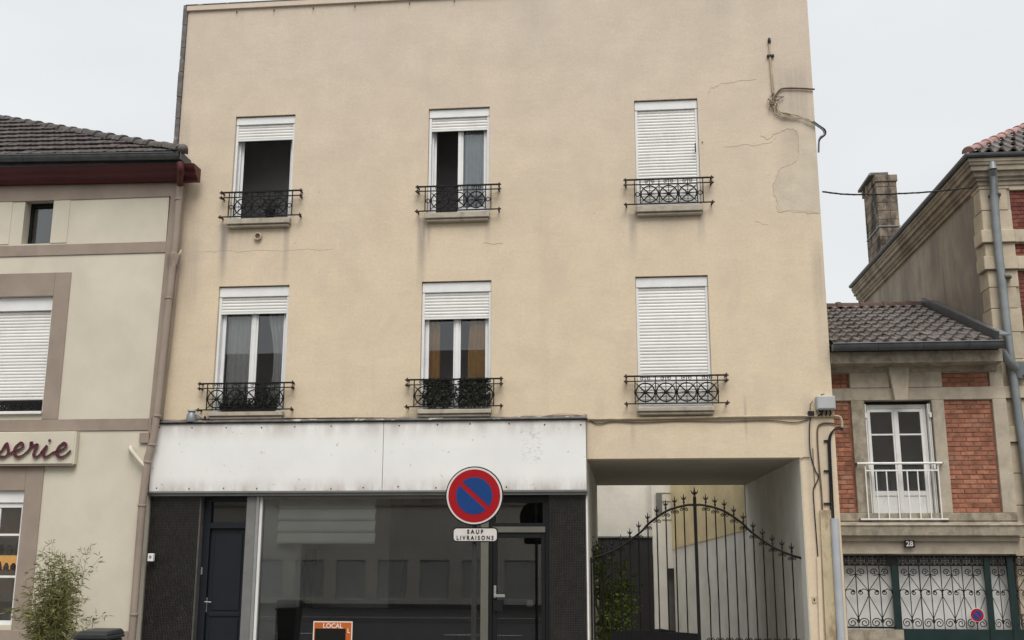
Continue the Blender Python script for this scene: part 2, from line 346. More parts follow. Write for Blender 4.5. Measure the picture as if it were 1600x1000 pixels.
    def build(s, name, m, parent=None, smooth=False, bevel=0, label=None, stuff=False):
        off = OFF[parent.name] if parent else Vector((0, 0, 0))
        return link(name, s.mesh(name, m, off, smooth, bevel), parent, Vector((0, 0, 0)), label=label, stuff=stuff)
def link(name, me, parent=None, loc=Vector((0, 0, 0)), rel=True, mw=None, label=None, stuff=False):
    o = bpy.data.objects.new(name, me); C.objects.link(o)
    if parent: o.parent = parent; OFF[o.name] = OFF[parent.name]
    else: OFF[o.name] = Vector((0, 0, 0))
    if mw is not None: o.matrix_local = mw
    else: o.location = loc
    if label: o['label'] = label
    if stuff: o['kind'] = 'stuff'
    return o
def inst(name, me, parent, world, basis=None):
    """a piece sharing mesh data, put at a world position"""
    p = Vector(world)-OFF[parent.name]
    m = Matrix.Translation(p)
    if basis: m = m @ Matrix((basis[0], basis[1], basis[2])).transposed().to_4x4()
    return link(name, me, parent, mw=m)
def thing(name, label, cat, loc, group=None):
    o = bpy.data.objects.new(name, None); C.objects.link(o); o.location = loc; OFF[o.name] = Vector(loc)
    o.empty_display_size = .2; tag(o, label, cat, group); return o
def tag(o, label, cat, group=None):
    o['label'] = label; o['category'] = cat
    if group: o['group'] = group
    return o
def structure(o): o['kind'] = 'structure'; return o
def walls(mb, x0, x1, z0, z1, y0, y1, holes):
    """a wall with openings: front, back and reveals"""
    xs = sorted({x0, x1, *[h[0] for h in holes], *[h[1] for h in holes]}); zs = sorted({z0, z1, *[h[2] for h in holes], *[h[3] for h in holes]})
    xs = [x for x in xs if x0 <= x <= x1]; zs = [z for z in zs if z0 <= z <= z1]
    def solid(i, j):
        if not (0 <= i < len(xs)-1 and 0 <= j < len(zs)-1): return False
        x, z = (xs[i]+xs[i+1])/2, (zs[j]+zs[j+1])/2
        return not any(h[0] < x < h[1] and h[2] < z < h[3] for h in holes)
    for i in range(len(xs)-1):
        for j in range(len(zs)-1):
            if not solid(i, j): continue
            a, b, c, d = xs[i], xs[i+1], zs[j], zs[j+1]
            mb.add([(a, y0, c), (b, y0, c), (b, y0, d), (a, y0, d)], [(0, 1, 2, 3)])
            mb.add([(a, y1, c), (b, y1, c), (b, y1, d), (a, y1, d)], [(3, 2, 1, 0)])
            for (di, dj, q) in ((-1, 0, (a, a, c, d)), (1, 0, (b, b, c, d)), (0, -1, (a, b, c, c)), (0, 1, (a, b, d, d))):
                if not solid(i+di, j+dj):
                    mb.add([(q[0], y0, q[2]), (q[1], y0, q[3]), (q[1], y1, q[3]), (q[0], y1, q[2])], [(0, 1, 2, 3)])
    return mb
def clipped(me, co_, no_):
    """a copy of a piece cut along a line (None when nothing is left, the mesh itself when uncut)"""
    co_, no_ = Vector(co_), Vector(no_); sd = [(v.co-co_).dot(no_) for v in me.vertices]
    if max(sd) <= 0: return me
    if min(sd) >= -.02: return None
    m2 = me.copy(); bm = bmesh.new(); bm.from_mesh(m2)
    bmesh.ops.bisect_plane(bm, geom=bm.verts[:]+bm.edges[:]+bm.faces[:], plane_co=co_, plane_no=no_, clear_outer=True)
    bm.to_mesh(m2); bm.free(); return m2
def weld(me):
    bm = bmesh.new(); bm.from_mesh(me); bmesh.ops.remove_doubles(bm, verts=bm.verts, dist=1e-4)
    bmesh.ops.recalc_face_normals(bm, faces=bm.faces); bm.to_mesh(me); bm.free()
def text_mesh(txt, size, depth=0., bold=0., xs=1.):
    cu = bpy.data.curves.new('lettering', 'FONT'); cu.body = txt; cu.size = size; cu.extrude = depth; cu.offset = bold
    cu.align_x = 'CENTER'; cu.align_y = 'CENTER'; cu.resolution_u = 4
    o = bpy.data.objects.new('lettering', cu); C.objects.link(o)
    bpy.context.view_layer.update()
    me = bpy.data.meshes.new_from_object(o.evaluated_get(bpy.context.evaluated_depsgraph_get()))
    bpy.data.objects.remove(o); bpy.data.curves.remove(cu)
    me.transform(Matrix.Rotation(R(90), 4, 'X') @ Matrix.Scale(xs, 4, (1, 0, 0))); return me
def lettering(name, txt, size, m, parent, at, bold=0., depth=.001, xs=1.):
    me = text_mesh(txt, size, depth, bold, xs); me.materials.clear(); me.materials.append(M[m])
    return inst(name, me, parent, at)
def smoothpath(pts, sub=5):
    pts = [Vector(p) for p in pts]; q = [pts[0]*2-pts[1]]+pts+[pts[-1]*2-pts[-2]]; o = []
    for i in range(1, len(q)-2):
        for k in range(sub):
            t = k/sub; a, b, c, d = q[i-1], q[i], q[i+1], q[i+2]
            o.append(.5*((2*b)+(c-a)*t+(2*a-5*b+4*c-d)*t*t+(3*b-a-3*c+d)*t**3))
    o.append(pts[-1]); return o
def spiral(c, r, turns, start, sgn=1, n=18, shrink=.8):
    """flat scroll in the x,z plane"""
    c = Vector(c); return [c+Vector((math.cos(start+sgn*turns*2*math.pi*i/n), 0, math.sin(start+sgn*turns*2*math.pi*i/n)))*(r*(1-shrink*i/n)) for i in range(n+1)]
def leaf_cloud(mb, spots, size, aspect=.5, bend=.2):
    for p in spots:
        d = Vector((random.gauss(0, 1), random.gauss(0, 1), random.gauss(0, .8))).normalized()
        s = d.orthogonal().normalized(); s.rotate(Matrix.Rotation(random.uniform(0, 6.28), 3, d)); n = d.cross(s)
        l = size*random.uniform(.6, 1.25); w_ = l*aspect*.5
        mb.add([p-d*l*.5, p+s*w_-n*l*bend*.3, p+d*l*.5, p-s*w_-n*l*bend*.3], [(0, 1, 2), (0, 2, 3)])
    return mb

GZ = -.45; PX0_, PX1_ = -.515, 2.95
# ------------------------------------------------------------------ ground and street
structure(MB().add([(-400, -400, -1.2), (400, -400, -1.2), (400, 400, -1.2), (-400, 400, -1.2)], [(0, 1, 2, 3)]).build('ground', 'earth'))
structure(MB().add([(-120, -14, GZ-.13), (120, -14, GZ-.13), (120, -5.4, GZ-.13), (-120, -5.4, GZ-.13)], [(0, 1, 2, 3)]).build('road', 'asphalt'))
structure(MB().box(-120, 120, -5.25, 0, -1.19, GZ).build('pavement', 'paving'))
structure(MB().xprism([(.003, GZ-.002), (7.7, -.95), (7.7, -1.19), (.003, -1.19)], PX0_, PX1_).build('driveway', 'concrete'))
structure(MB().box(-30, 30, 7.705, 26, -1.19, -.96).build('courtyard_paving', 'concrete'))
structure(MB().box(-120, 120, -26, -14.15, GZ-.3, GZ).build('pavement', 'asphalt'))
structure(MB().box(-120, 120, -5.4, -5.25, GZ-.3, GZ+.004).build('kerb', 'kerbst'))
structure(MB().box(-120, 120, -14.15, -14, GZ-.3, GZ+.004).build('kerb', 'kerbst'))
mk = MB()
for i in range(-20, 21): mk.add([(i*4.5, -9.76, GZ-.126), (i*4.5+2, -9.76, GZ-.126), (i*4.5+2, -9.64, GZ-.126), (i*4.5, -9.64, GZ-.126)], [(0, 1, 2, 3)])
structure(mk.build('road_marking', 'paint_w'))

# ------------------------------------------------------------------ the cream building
XL, XR, ZT = -7.96, 3.516, 11.53
B = thing('apartment_building', 'tall cream rendered three storey building with empty white shop fascia and carriage passage', 'building', (-2.2, 0, GZ))
ROW1, ROW2 = (7.35, 9.36), (3.87, 6.13)
WIN = [(-6.90, -5.77, *ROW1), (-3.29, -2.18, *ROW1), (.405, 1.515, *ROW1), (-7.02, -5.73, *ROW2), (-3.355, -2.13, *ROW2), (.35, 1.575, *ROW2)]
PX0, PX1, PZ = -.515, 2.95, 3.03          # the carriage passage
fw = walls(MB(), XL, XR, GZ, ZT, 0, .35, WIN+[(-7.96, PX0-.13, GZ, 2.5), (PX0, PX1, GZ, PZ)])
o = fw.build('facade_wall', 'facade', B); weld(o.data)
# shell: side walls, back, floors, partition, roof, passage lining
MB().xprism([(.352, GZ), (7.7, GZ), (7.7, 3.33), (4.6, 3.33), (4.6, ZT), (.352, ZT)], XL, XL+.25).build('side_wall', 'facade', B)
MB().box(XL+.251, XR-.565, 4.4, 4.6, 3.35, ZT).build('rear_wall', 'facade', B)
MB().box(XL, XR, 4.602, 7.72, 3.332, 3.42).build('rear_roof', 'zinc', B)
MB().xprism([(.352, -1.1), (7.7, -1.1), (7.7, 3.33), (4.6, 3.33), (4.6, ZT), (.352, ZT)], XR-.564, XR).build('side_wall', 'facade', B)
bw = walls(MB(), XL+.252, PX1, -1.1, PZ+.3, 7.45, 7.7, [(PX0, PX1-.001, -1.1, PZ)]); bw.build('rear_wall', 'facade', B)
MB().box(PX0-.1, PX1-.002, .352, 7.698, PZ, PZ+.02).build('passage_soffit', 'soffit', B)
MB().box(PX0-.13, PX0, .352, 7.448, -1.1, PZ-.002).build('passage_wall', 'court_w', B)
MB().box(PX1-.012, PX1+.0015, .02, 7.70, -1.1, PZ-.003).build('passage_wall', 'court_w', B)
for z in (3.2, 6.75, 10.2): MB().box(XL+.26, PX1, .36, 4.39, z-.125, z+.125).build('floor_slab', 'dark', B)
MB().box(XL+.26, PX1, 1.5, 1.6, 3.45, 10.05).build('partition', 'dark', B)
for x in (-4.5, -.8): MB().box(x, x+.1, .36, 1.49, 3.45, 10.05).build('partition', 'dark', B)
MB().box(XL+.01, XR-.01, .02, 4.59, ZT-.12, ZT-.02).build('roof', 'zinc', B)
# parapet coping with dark flashing, edge strip on the left
MB().box(XL-.02, XR+.02, -.045, .3, ZT, ZT+.105).build('coping', 'facade', B, bevel=.006)
MB().box(XL-.04, XR+.04, -.052, .33, ZT+.107, ZT+.125).build('coping_flashing', 'flash', B)
z = 8.45
while z < ZT+.05:
    h = random.uniform(.42, .6)
    MB().box(XL-.085+random.uniform(-.006, .006), XL-.004, -.045+random.uniform(-.004, .004), .4, z, min(z+h-.012, ZT+.12)).build('edge_flashing', 'flash', B); z += h
# small hooks below the coping
for px in (371, 429, 490, 555, 640, 710):
    a = P(px, 18, -.0); MB().tube([(a.x, .02, ZT-.05), (a.x, -.04, ZT-.06), (a.x, -.045, ZT-.11)], .007, 5).build('hook', 'rust', B)

# --- windows
def slat_mesh(wd, pitch):
    h = pitch-.004; prof = [(.012, 0), (.004, h*.12), (0, h*.45), (.003, h*.8), (.012, h), (.018, h), (.018, 0)]
    return MB().xprism([(y, z_) for y, z_ in prof], -wd/2, wd/2).mesh('slat', 'slat')
def window(x0, x1, z0, z1, box, nsl, mode, curtain_frame=True):
    y = .05
    g = .05
    wobj = MB().box(x0+.003, x1-.003, -.02, .32, z0+.002, z0+.03).build('window', 'pvc', B)
    for (a, b) in ((x0+.004, x0+g), (x1-g, x1-.004)): MB().box(a, b, y, y+.10, z0+.031, z1-box).build('guide_rail', 'pvc', wobj, bevel=.004)
    MB().box(x0+.006, x1-.006, y-.012, y+.2, z1-box, z1-.018).build('shutter_box', 'pvc', wobj, bevel=.004)
    pitch = .0555; sm = slat_mesh(x1-x0-2*g+.012, pitch); zt = z1-box
    for i in range(nsl):
        inst('slat', sm, wobj, ((x0+x1)/2, y+.018, zt-pitch*(i+1)))
    zb = zt-pitch*nsl
    MB().box(x0+g-.002, x1-g+.002, y+.014, y+.04, zb-.03, zb-.003).build('shutter_end_bar', 'pvc', wobj)
    if mode == 'shut': return wobj
    # fixed frame and casements
    fy0, fy1 = .155, .215; fx0, fx1, fz0, fz1 = x0+.03, x1-.03, z0+.032, z1-box-.002
    fr = MB(); fr.box(fx0, fx0+.05, fy0, fy1, fz0, fz1).box(fx1-.05, fx1, fy0, fy1, fz0, fz1).box(fx0+.05, fx1-.05, fy0, fy1, fz1-.05, fz1).box(fx0+.05, fx1-.05, fy0, fy1, fz0, fz0+.05)
    fr.build('frame', 'pvc', wobj, bevel=.004)
    xm = (fx0+fx1)/2; t = .06
    def leaf(a, b, ang=0, hinge=None):
        """one casement; swung inwards by ang about its hinge side"""
        s_, q = MB(), MB(); yy = fy0-.012
        a_, b_, c_, d_ = a, b, fz0+.03, fz1-.03
        s_.box(a_, a_+t, yy, yy+.06, c_, d_).box(b_-t, b_, yy, yy+.06, c_, d_).box(a_+t, b_-t, yy, yy+.06, c_, c_+.1).box(a_+t, b_-t, yy, yy+.06, d_-t, d_)
        q.box(a_+t, b_-t, yy+.025, yy+.033, c_+.1, d_-t)
        if ang:
            rot = Matrix.Rotation(ang, 3, 'Z'); pv = Vector((hinge, fy0+.05, 0))
            for m_ in (s_, q): m_.v = [rot @ (v-pv)+pv for v in m_.v]
        s_.build('sash', 'pvc', wobj, bevel=.004); q.build('pane', 'glass', wobj)
    if mode == 'closed': leaf(fx0+.03, xm-.004); leaf(xm+.004, fx1-.03)
    if mode in ('closed', 'half'):
        MB().box(xm-.03, xm+.03, fy0-.03, fy0-.014, fz0+.04, fz1-.04).build('meeting_strip', 'pvc', wobj, bevel=.003)
    if mode == 'half': leaf(fx0+.03, xm-.004, R(106), fx0+.03); leaf(xm+.004, fx1-.03)
    if mode == 'open': leaf(fx0+.03, xm-.004, R(112), fx0+.03); leaf(xm+.004, fx1-.03, R(-75), fx1-.03)
    return wobj
SPEC = [(.155, 5, 'open'), (.165, 4, 'half'), (.175, 33, 'shut'), (.19, 5, 'closed'), (.19, 8, 'closed'), (.185, 38, 'shut')]
for q, s_ in zip(WIN, SPEC):
    nsl = s_[1]
    if s_[2] == 'shut': nsl = int((q[3]-q[2]-s_[0]-.05)/.0555)
    window(*q, *(s_[0], nsl, s_[2]))
    x0, x1, z0, z1 = q
    d = .105 if z0 > 7 else .075
    b = MB().box(x0-.02, x1+.02, -.13, .05, z0-d, z0-.002); o = b.build('sill', 'sill', B, bevel=.01)
    MB().box(x0+.0, x1+.0, -.095, .0, z0-d-.055, z0-d-.001).build('sill_moulding', 'sill', B, bevel=.015)
# a white sill tray with slots under the two left lower windows
# --- balcony railings
YR = -.13
def railing(cx, zt, zm, zb, half, ext, pitch, nw, side):
    """wheel pattern guard rail, centred on cx"""
    rl = MB()
    for z_, t_ in ((zt, .026), (zm, .017), (zb, .019)): rl.box(cx-half-ext, cx+half+ext, YR-t_*.5, YR+t_*.5, z_-t_/2, z_+t_/2)
    o = rl.build('balcony_railing', 'iron', B)
    for sx in (-1, 1):
        xe = cx+sx*(half+ext)
        for z_ in (zt, zm, zb):
            MB().box(xe-.012, xe+.012, YR+.01, .002, z_-.012, z_+.012).build('bracket', 'iron', o)
            MB().ball((xe+sx*.01, YR, z_), (.018, .018, .042), 6, 4).ball((xe+sx*.022, YR, z_), (.03, .02, .016), 6, 4).build('finial', 'rust', o)
    xs = [cx-half, cx+half]+[cx-nw*pitch/2+i*pitch for i in range(nw+1)]
    xs = sorted({round(v, 3) for v in xs})
    for x in xs: MB().box(x-.008, x+.008, YR-.008, YR+.008, zb-.009, zt-.012).build('post', 'iron', o)
    zc = (zm+zb)/2; r = min(pitch*.455, (zm-zb)*.44)
    wl = MB(); c = Vector((0, 0, 0))
    wl.ring(c, r, .0115, 24, 5); wl.ball(c, (.034, .02, .034), 8, 5)
    wl.box(-.006, .006, -.006, .006, -(zc-zb)+.008, (zt-zc)-.014)
    for k in range(8):
        a = k*math.pi/4; dd = Vector((math.cos(a), 0, math.sin(a)))
        rr = r if k % 2 == 0 else math.hypot(pitch/2, (zm-zb)/2)*.93
        if k in (2, 6): continue
        wl.tube([dd*.02, dd*rr*(.62 if k % 2 else .7), dd*rr], [.014, .0105 if k % 2 else .008, .0045], 5)
    for sx in (-1, 1):   # little curls between the two upper bars
        wl.tube(spiral((sx*.052, 0, zm-zc+.045), .034, 1.2, math.pi*.5+(math.pi if sx > 0 else 0)*0, -sx, 12), .006, 4)
        wl.tube([(sx*.01, 0, zt-zc-.02), (sx*.03, 0, zt-zc-.03), (sx*.052, 0, zm-zc+.079)], .005, 4)
        wl.ball((sx*pitch/2, 0, 0), (.018, .014, .04), 6, 4)
    me = wl.mesh('rosette', 'iron')
    for i in range(nw): inst('rosette', me, o, (cx-nw*pitch/2+(i+.5)*pitch, YR, zc))
    if side:
        for sx in (-1, 1): MB().ring((cx+sx*(half+nw*pitch/2)/2, YR, zc), .036, .008, 12, 4).build('side_ring', 'iron', o)
    return o
for (a, b, zz) in (((347, 301), (469, 297.5), (310, 340)), ((653, 291.5), (779, 288.5), (300, 331)), ((978, 282), (1111, 276.5), (290, 320.5))):
    l_, r_ = P(*a, YR), P(*b, YR); cx = (l_.x+r_.x)/2; zt = (l_.z+r_.z)/2
    zm, zb = P(a[0], zz[0], YR).z, P(a[0], zz[1], YR).z
    railing(cx, zt, zm+.01, zb+.01, .585, (r_.x-l_.x)/2-.585, .325, 3, True)
for (a, b, zz) in (((313, 600), (456, 597.5), (608, 641.5)), ((637, 593.5), (782, 591.5), (602.5, 636.5)), ((979, 588.5), (1134, 585.5), (597, 632))):
    l_, r_ = P(*a, YR), P(*b, YR); cx = (l_.x+r_.x)/2; zt = (l_.z+r_.z)/2
    zm, zb = P(a[0], zz[0], YR).z, P(a[0], zz[1], YR).z
    railing(cx, zt, zm+.01, zb+.01, .68, max(.08, (r_.x-l_.x)/2-.68), .34, 4, False)

# --- shop front: fascia, flashing, mosaic piers, door, glazing
FZ0, FZ1, FY = 2.515, 3.665, -.13
xa, xm_, xb = -7.985, P(598, 720, FY).x, -.525
MB().box(xa, xm_-.004, FY, -.002, FZ0, FZ1).build('fascia_panel', 'fascia', B, bevel=.004)
MB().box(xm_+.004, xb, FY+.003, -.002, FZ0, FZ1).build('fascia_panel', 'fascia', B, bevel=.004)
scr = MB().ball((0, 0, 0), (.013, .007, .013), 6, 4).mesh('screw', 'rust')
for i in range(13):
    for z_ in (FZ0+.05, FZ1-.06):
        x_ = xa+.1+i*.605+random.gauss(0, .02)
        if x_ < xb-.03 and abs(x_-xm_) > .05 and random.random() < .85: inst('screw', scr, B, (x_, FY-.001, z_+random.gauss(0, .012)))
MB().box(xa-.03, xb+.03, FY-.03, -.002, FZ1+.002, FZ1+.022).build('fascia_edge', 'black', B)
x = xa-.02
while x < xb:
    l_ = random.uniform(.9, 1.3); x2 = min(x+l_, xb+.02)
    MB().xprism([(FY-.015, FZ1+.024), (FY-.015, FZ1+.034), (-.003, FZ1+.095+random.uniform(-.01, .012)), (-.003, FZ1+.03)], x, x2-.004).build('flashing', 'flash', B); x = x2
MB().box(xa-.012, xa-.002, FY, -.004, FZ0, FZ1).build('fascia_end', 'rust', B)
MB().box(xb+.002, xb+.012, FY, -.004, FZ0, FZ1).build('fascia_end', 'alug', B)
MB().xprism([(FY-.03, FZ0-.002), (FY-.03, FZ0-.028), (FY+.01, FZ0-.03), (FY+.01, FZ0-.075), (.05, FZ0-.075), (.05, FZ0-.002)], xa-.08, xb+.015).build('canopy_trim', 'alug', B)
def mosaic(x0, x1, z0, z1, y):
    g = MB().box(x0, x1, y, y+.2, z0, z1).build('mosaic_pier', 'grout', B)
    t = MB(); p = .027; n = int((x1-x0)/p); m = int((z1-z0)/p); e = .0027
    for i in range(n):
        for j in range(m):
            a, c = x0+i*p+e, z0+j*p+e; b, d = a+p-2*e, c+p-2*e; yy = y-.004-random.random()*.0012
            t.add([(a, yy, c), (b, yy, c), (b, yy, d), (a, yy, d), (a, y, c), (b, y, c), (b, y, d), (a, y, d)], [(0, 1, 2, 3), (0, 4, 5, 1), (1, 5, 6, 2), (2, 6, 7, 3), (3, 7, 4, 0)])
    t.build('mosaic', 'mosaic', g, stuff=True)
DX0, DX1 = -7.08, -6.29
ZH = FZ0-.078
mosaic(-7.97, DX0-.002, GZ, ZH, -.03)
mosaic(-1.155, PX0-.03, GZ, ZH, -.03)
MB().box(PX0-.028, PX0-.001, -.045, .349, GZ, ZH).build('corner_trim', 'whitep', B)
# left door in its recess
dy = .17
d = MB().box(DX0, DX0+.12, dy-.06, dy+.08, GZ, ZH).box(DX1-.03, DX1, dy-.06, dy+.08, GZ, ZH).box(DX0+.12, DX1-.03, dy-.06, dy+.08, ZH-.09, ZH).box(DX0+.12, DX1-.03, dy-.06, dy+.08, 1.9, 2.0).build('door_frame', 'anth', B, bevel=.006)
MB().box(DX0+.12, DX1-.03, dy, dy+.02, 2.0, ZH-.09).build('transom_pane', 'glass', d)
dl = MB().box(DX0+.125, DX1-.035, dy, dy+.05, GZ+.01, 1.895).build('door', 'anth', B, bevel=.004)
for (za, zb) in ((.55, 1.82), (-.1, .42)):
    MB().box(DX0+.2, DX1-.1, dy-.012, dy-.001, za, zb).build('door_panel', 'anth', dl, bevel=.008)
MB().box(DX0+.17, DX1-.07, dy-.02, dy-.001, .455, .515).build('door_rail', 'anth', dl, bevel=.006)
a = P(321, 945, dy-.03)
MB().box(a.x-.02, a.x+.02, dy-.012, dy-.001, a.z-.12, a.z+.12).tube([(a.x, dy-.01, a.z+.05), (a.x, dy-.06, a.z+.05), (a.x+.11, dy-.06, a.z+.045)], .011, 6).build('handle', 'alu', dl, smooth=True)
a = P(315, 892, dy-.07); MB().box(a.x-.012, a.x+.012, dy-.072, dy-.061, a.z-.06, a.z+.06).build('lock_plate', 'alu', d)
# aluminium pillar and glazing
GX0, GX1 = -6.07, P(752, 900, .06).x
MB().box(DX1+.002, GX0-.05, -.02, .25, GZ, ZH).build('shopfront_post', 'alug', B, bevel=.006)
MB().box(GX0-.048, GX0, -.035, .2, GZ, ZH).build('shopfront_post', 'alu', B, bevel=.006)
MB().box(GX0+.002, GX0+.05, .0, .14, GZ, ZH).build('shopfront_post', 'whitep', B, bevel=.006)
gx2 = P(764, 900, .06).x
MB().box(GX1, gx2, -.03, .16, GZ, ZH).build('shopfront_post', 'alu_d', B, bevel=.006)
sw = MB().box(GX0+.05, GX1, -.01, .12, ZH-.05, ZH).box(GX0+.05, GX1, -.01, .12, GZ, .0).build('shop_window', 'alug', B)
MB().box(GX0+.05, GX1, .05, .06, 0, ZH-.05).build('pane', 'shopglass', sw)
# glazed shop door
sx0, sx1 = gx2+.002, -1.157
f = MB().box(sx0, sx0+.06, .0, .1, GZ, ZH).box(sx1-.06, sx1, .0, .1, GZ, ZH).box(sx0+.06, sx1-.06, .0, .1, ZH-.12, ZH).build('door_frame', 'black', B, bevel=.004)
zr0, zr1 = P(810, 832, 0).z, P(810, 823, 0).z
MB().box(sx0+.06, sx1-.06, -.012, .09, zr0, zr1).build('door_rail', 'alu_d', f, bevel=.004)
MB().box(sx0+.06, sx1-.06, .0, .09, zr1+.002, zr1+.06).box(sx0+.06, sx0+.1, 0, .09, zr1+.06, ZH-.12).box(sx1-.1, sx1-.06, 0, .09, zr1+.06, ZH-.12).build('transom_frame', 'black', f)
MB().box(sx0+.1, sx1-.1, .04, .05, zr1+.06, ZH-.122).build('transom_pane', 'shopglass', f)
g = MB().box(sx0+.065, sx0+.14, .01, .07, GZ+.01, zr0-.006).box(sx1-.13, sx1-.065, .01, .07, GZ+.01, zr0-.006).box(sx0+.14, sx1-.13, .01, .07, zr0-.09, zr0-.006).box(sx0+.14, sx1-.13, .01, .07, GZ+.01, GZ+.14).build('door', 'black', B, bevel=.004)
MB().box(sx0+.14, sx1-.13, .035, .045, GZ+.14, zr0-.09).build('pane', 'shopglass', g)
a = P(773, 931, -.03)
MB().box(a.x-.02, a.x+.02, -.004, .009, a.z-.04, a.z+.16).box(a.x-.015, a.x+.17, -.05, -.03, a.z-.022, a.z+.022).box(a.x-.012, a.x+.012, -.03, -.004, a.z-.012, a.z+.012).build('handle', 'alu', g, bevel=.004)
MB().box(a.x-.02, a.x+.13, -.03, .009, a.z-.24, a.z-.07).build('lock_box', 'black', g)
b_ = P(828, 943, .05); MB().box(b_.x-.05, b_.x+.05, .046, .049, b_.z-.05, b_.z+.05).build('sticker', 'alug', g)
# shop interior
MB().box(DX1+.02, GX0+.02, .26, 3.4, GZ, 3.1).build('partition', 'white_in', B)
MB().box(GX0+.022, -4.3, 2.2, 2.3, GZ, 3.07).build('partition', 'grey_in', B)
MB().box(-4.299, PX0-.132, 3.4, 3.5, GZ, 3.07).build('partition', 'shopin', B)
MB().box(GX0+.022, PX0-.132, .2, 3.4, GZ+.004, GZ+.03).build('shop_floor', 'floor_in', B)
MB().box(GX0+.022, PX0-.132, .36, 3.4, 2.75, 2.8).build('shop_ceiling', 'white_in', B)
MB().box(XL+.26, DX1+.01, 1.6, 1.7, GZ, 3.1).build('partition', 'dark', B)
a = P(469, 900, .8)  # added white panel, splayed to catch daylight and brighten the shop's left side
MB().add([(GX0+.056, .13, GZ+.03), (a.x, .8, GZ+.03), (a.x, .8, 2.74), (GX0+.056, .13, 2.74), (GX0+.056, .19, GZ+.03), (a.x, .86, GZ+.03), (a.x, .86, 2.74), (GX0+.056, .19, 2.74)], [(0, 1, 2, 3), (4, 5, 6, 7), (0, 1, 5, 4), (1, 2, 6, 5), (2, 3, 7, 6), (3, 0, 4, 7)]).build('light_catch_panel', 'white_in', B)
# cracks and a repaired patch of render at the upper right
def crack(pts, r=.004):
    q = []
    for i in range(len(pts)-1):
        for k in range(5):
            t = k/5; q.append((pts[i][0]*(1-t)+pts[i+1][0]*t+random.gauss(0, .9), pts[i][1]*(1-t)+pts[i+1][1]*t+random.gauss(0, .9)))
    q.append(pts[-1]); MB().tube([P(x_, y_, -.001) for x_, y_ in q], r*.75, 4).build('crack', 'crack', B)
crack([(1105, 148), (1112, 138), (1130, 130), (1160, 126), (1182, 124)])
crack([(1130, 230), (1170, 226), (1205, 224), (1213, 215)]); crack([(1188, 213), (1200, 217), (1215, 208), (1232, 200), (1244, 203), (1248, 215), (1249, 240), (1245, 252), (1222, 262), (1214, 272), (1208, 290), (1213, 310), (1216, 330)], .006)
crack([(1216, 331), (1235, 328), (1262, 333), (1280, 334)], .006); crack([(755, 379), (770, 381), (786, 380)], .005); crack([(308, 394), (340, 393), (420, 392), (520, 389)], .003); crack([(1180, 346), (1200, 351)], .003)

pp_ = [(1215, 208), (1232, 201), (1244, 204), (1248, 216), (1249, 240), (1244, 253), (1222, 263), (1214, 273), (1209, 290), (1214, 310), (1217, 330), (1245, 331), (1283, 333), (1281, 290), (1278, 240), (1274, 206), (1250, 190), (1232, 192)]
q = []
for (a, b) in zip(pp_, pp_[1:]+pp_[:1]):
    for k in range(4): q.append(P(a[0]+(b[0]-a[0])*k/4+random.gauss(0, .8), a[1]+(b[1]-a[1])*k/4+random.gauss(0, .8)))
MB().prism([(min(v.x, XR-.004), v.z) for v in q], -.0025, -.0002).build('render_patch', 'patch', B)
# ------------------------------------------------------------------ fixtures on the cream building
def cable(name, pts, r, m, label, cat='cable', Y=-.02, group='cables and conduits on the cream wall', n=6):
    q = [P(p[0], p[1], p[2] if len(p) > 2 else Y) for p in pts]
    return tag(MB().tube(smoothpath(q, 4), r, n).build(name, m, smooth=True), label, cat, group)
T = thing('cable_bundle', 'tangle of painted cables hanging at the top right corner of the cream wall', 'cables', P(1210, 160, 0))
MB().tube(smoothpath([P(*q, -.03) for q in ((1202, 64), (1203, 88), (1205, 115), (1207, 140), (1210, 150))]), .014, 6).build('cable', 'cable_c', T, smooth=True)
MB().tube(smoothpath([P(*q, -.025) for q in ((1204, 90), (1207, 118), (1210, 146))]), .009, 6).build('cable', 'cable_c', T, smooth=True)
MB().tube(smoothpath([P(*q, -.03) for q in ((1211, 150), (1218, 141), (1226, 138), (1250, 138), (1273, 139.5))]), .015, 6).build('cable', 'cable_b', T, smooth=True)
for k in range(9):
    j = lambda s=2.6: random.gauss(0, s)
    MB().tube(smoothpath([P(1209+j(), 146+j(), -.03-random.random()*.04), P(1206+j(3), 156+j(3), -.05), P(1211+j(3), 164+j(3), -.06), P(1216+j(), 176+j(), -.05), P(1228+j(1.5), 180+j(2.5), -.05), P(1247+j(1.5), 183+j(1.5), -.05), P(1262+j(1), 188+j(1), -.05), P(1274+j(.7), 193+j(.7), -.05)]), .0065, 5).build('cable', 'cable_c' if k % 3 else 'cable_b', T, smooth=True)
for k in range(18):
    a = P(1208+random.gauss(0, 3), 158+random.gauss(0, 6), -.06); b = a+Vector((random.gauss(0, .05), random.gauss(0, .02), random.gauss(0, .05)))
    MB().tube([a, (a+b)/2+Vector((random.gauss(0, .02), 0, random.gauss(0, .02))), b], .008, 5).build('wire_end', 'cable_b', T)
for (dx, m_) in ((0, 'zinc_l'), (2.5, 'cable_k')):
    MB().tube(smoothpath([P(1268+dx, 190, -.05), P(1278+dx, 197, -.05), P(1286+dx, 203, -.05), P(1288+dx*.5, 210, -.04), P(1282, 214+dx, -.03), P(1279.5, 222, -.02), P(1279, 238, -.015)]), .017, 6).build('cable', m_, T, smooth=True)
MB().ball(P(1202, 64, -.03), (.03, .03, .07), 6, 4).build('cable_end', 'cable_k', T)
MB().box(P(1198, 88, 0).x, P(1209, 88, 0).x, -.05, .002, P(1203, 90, 0).z, P(1203, 87, 0).z).build('clip', 'cable_k', T)
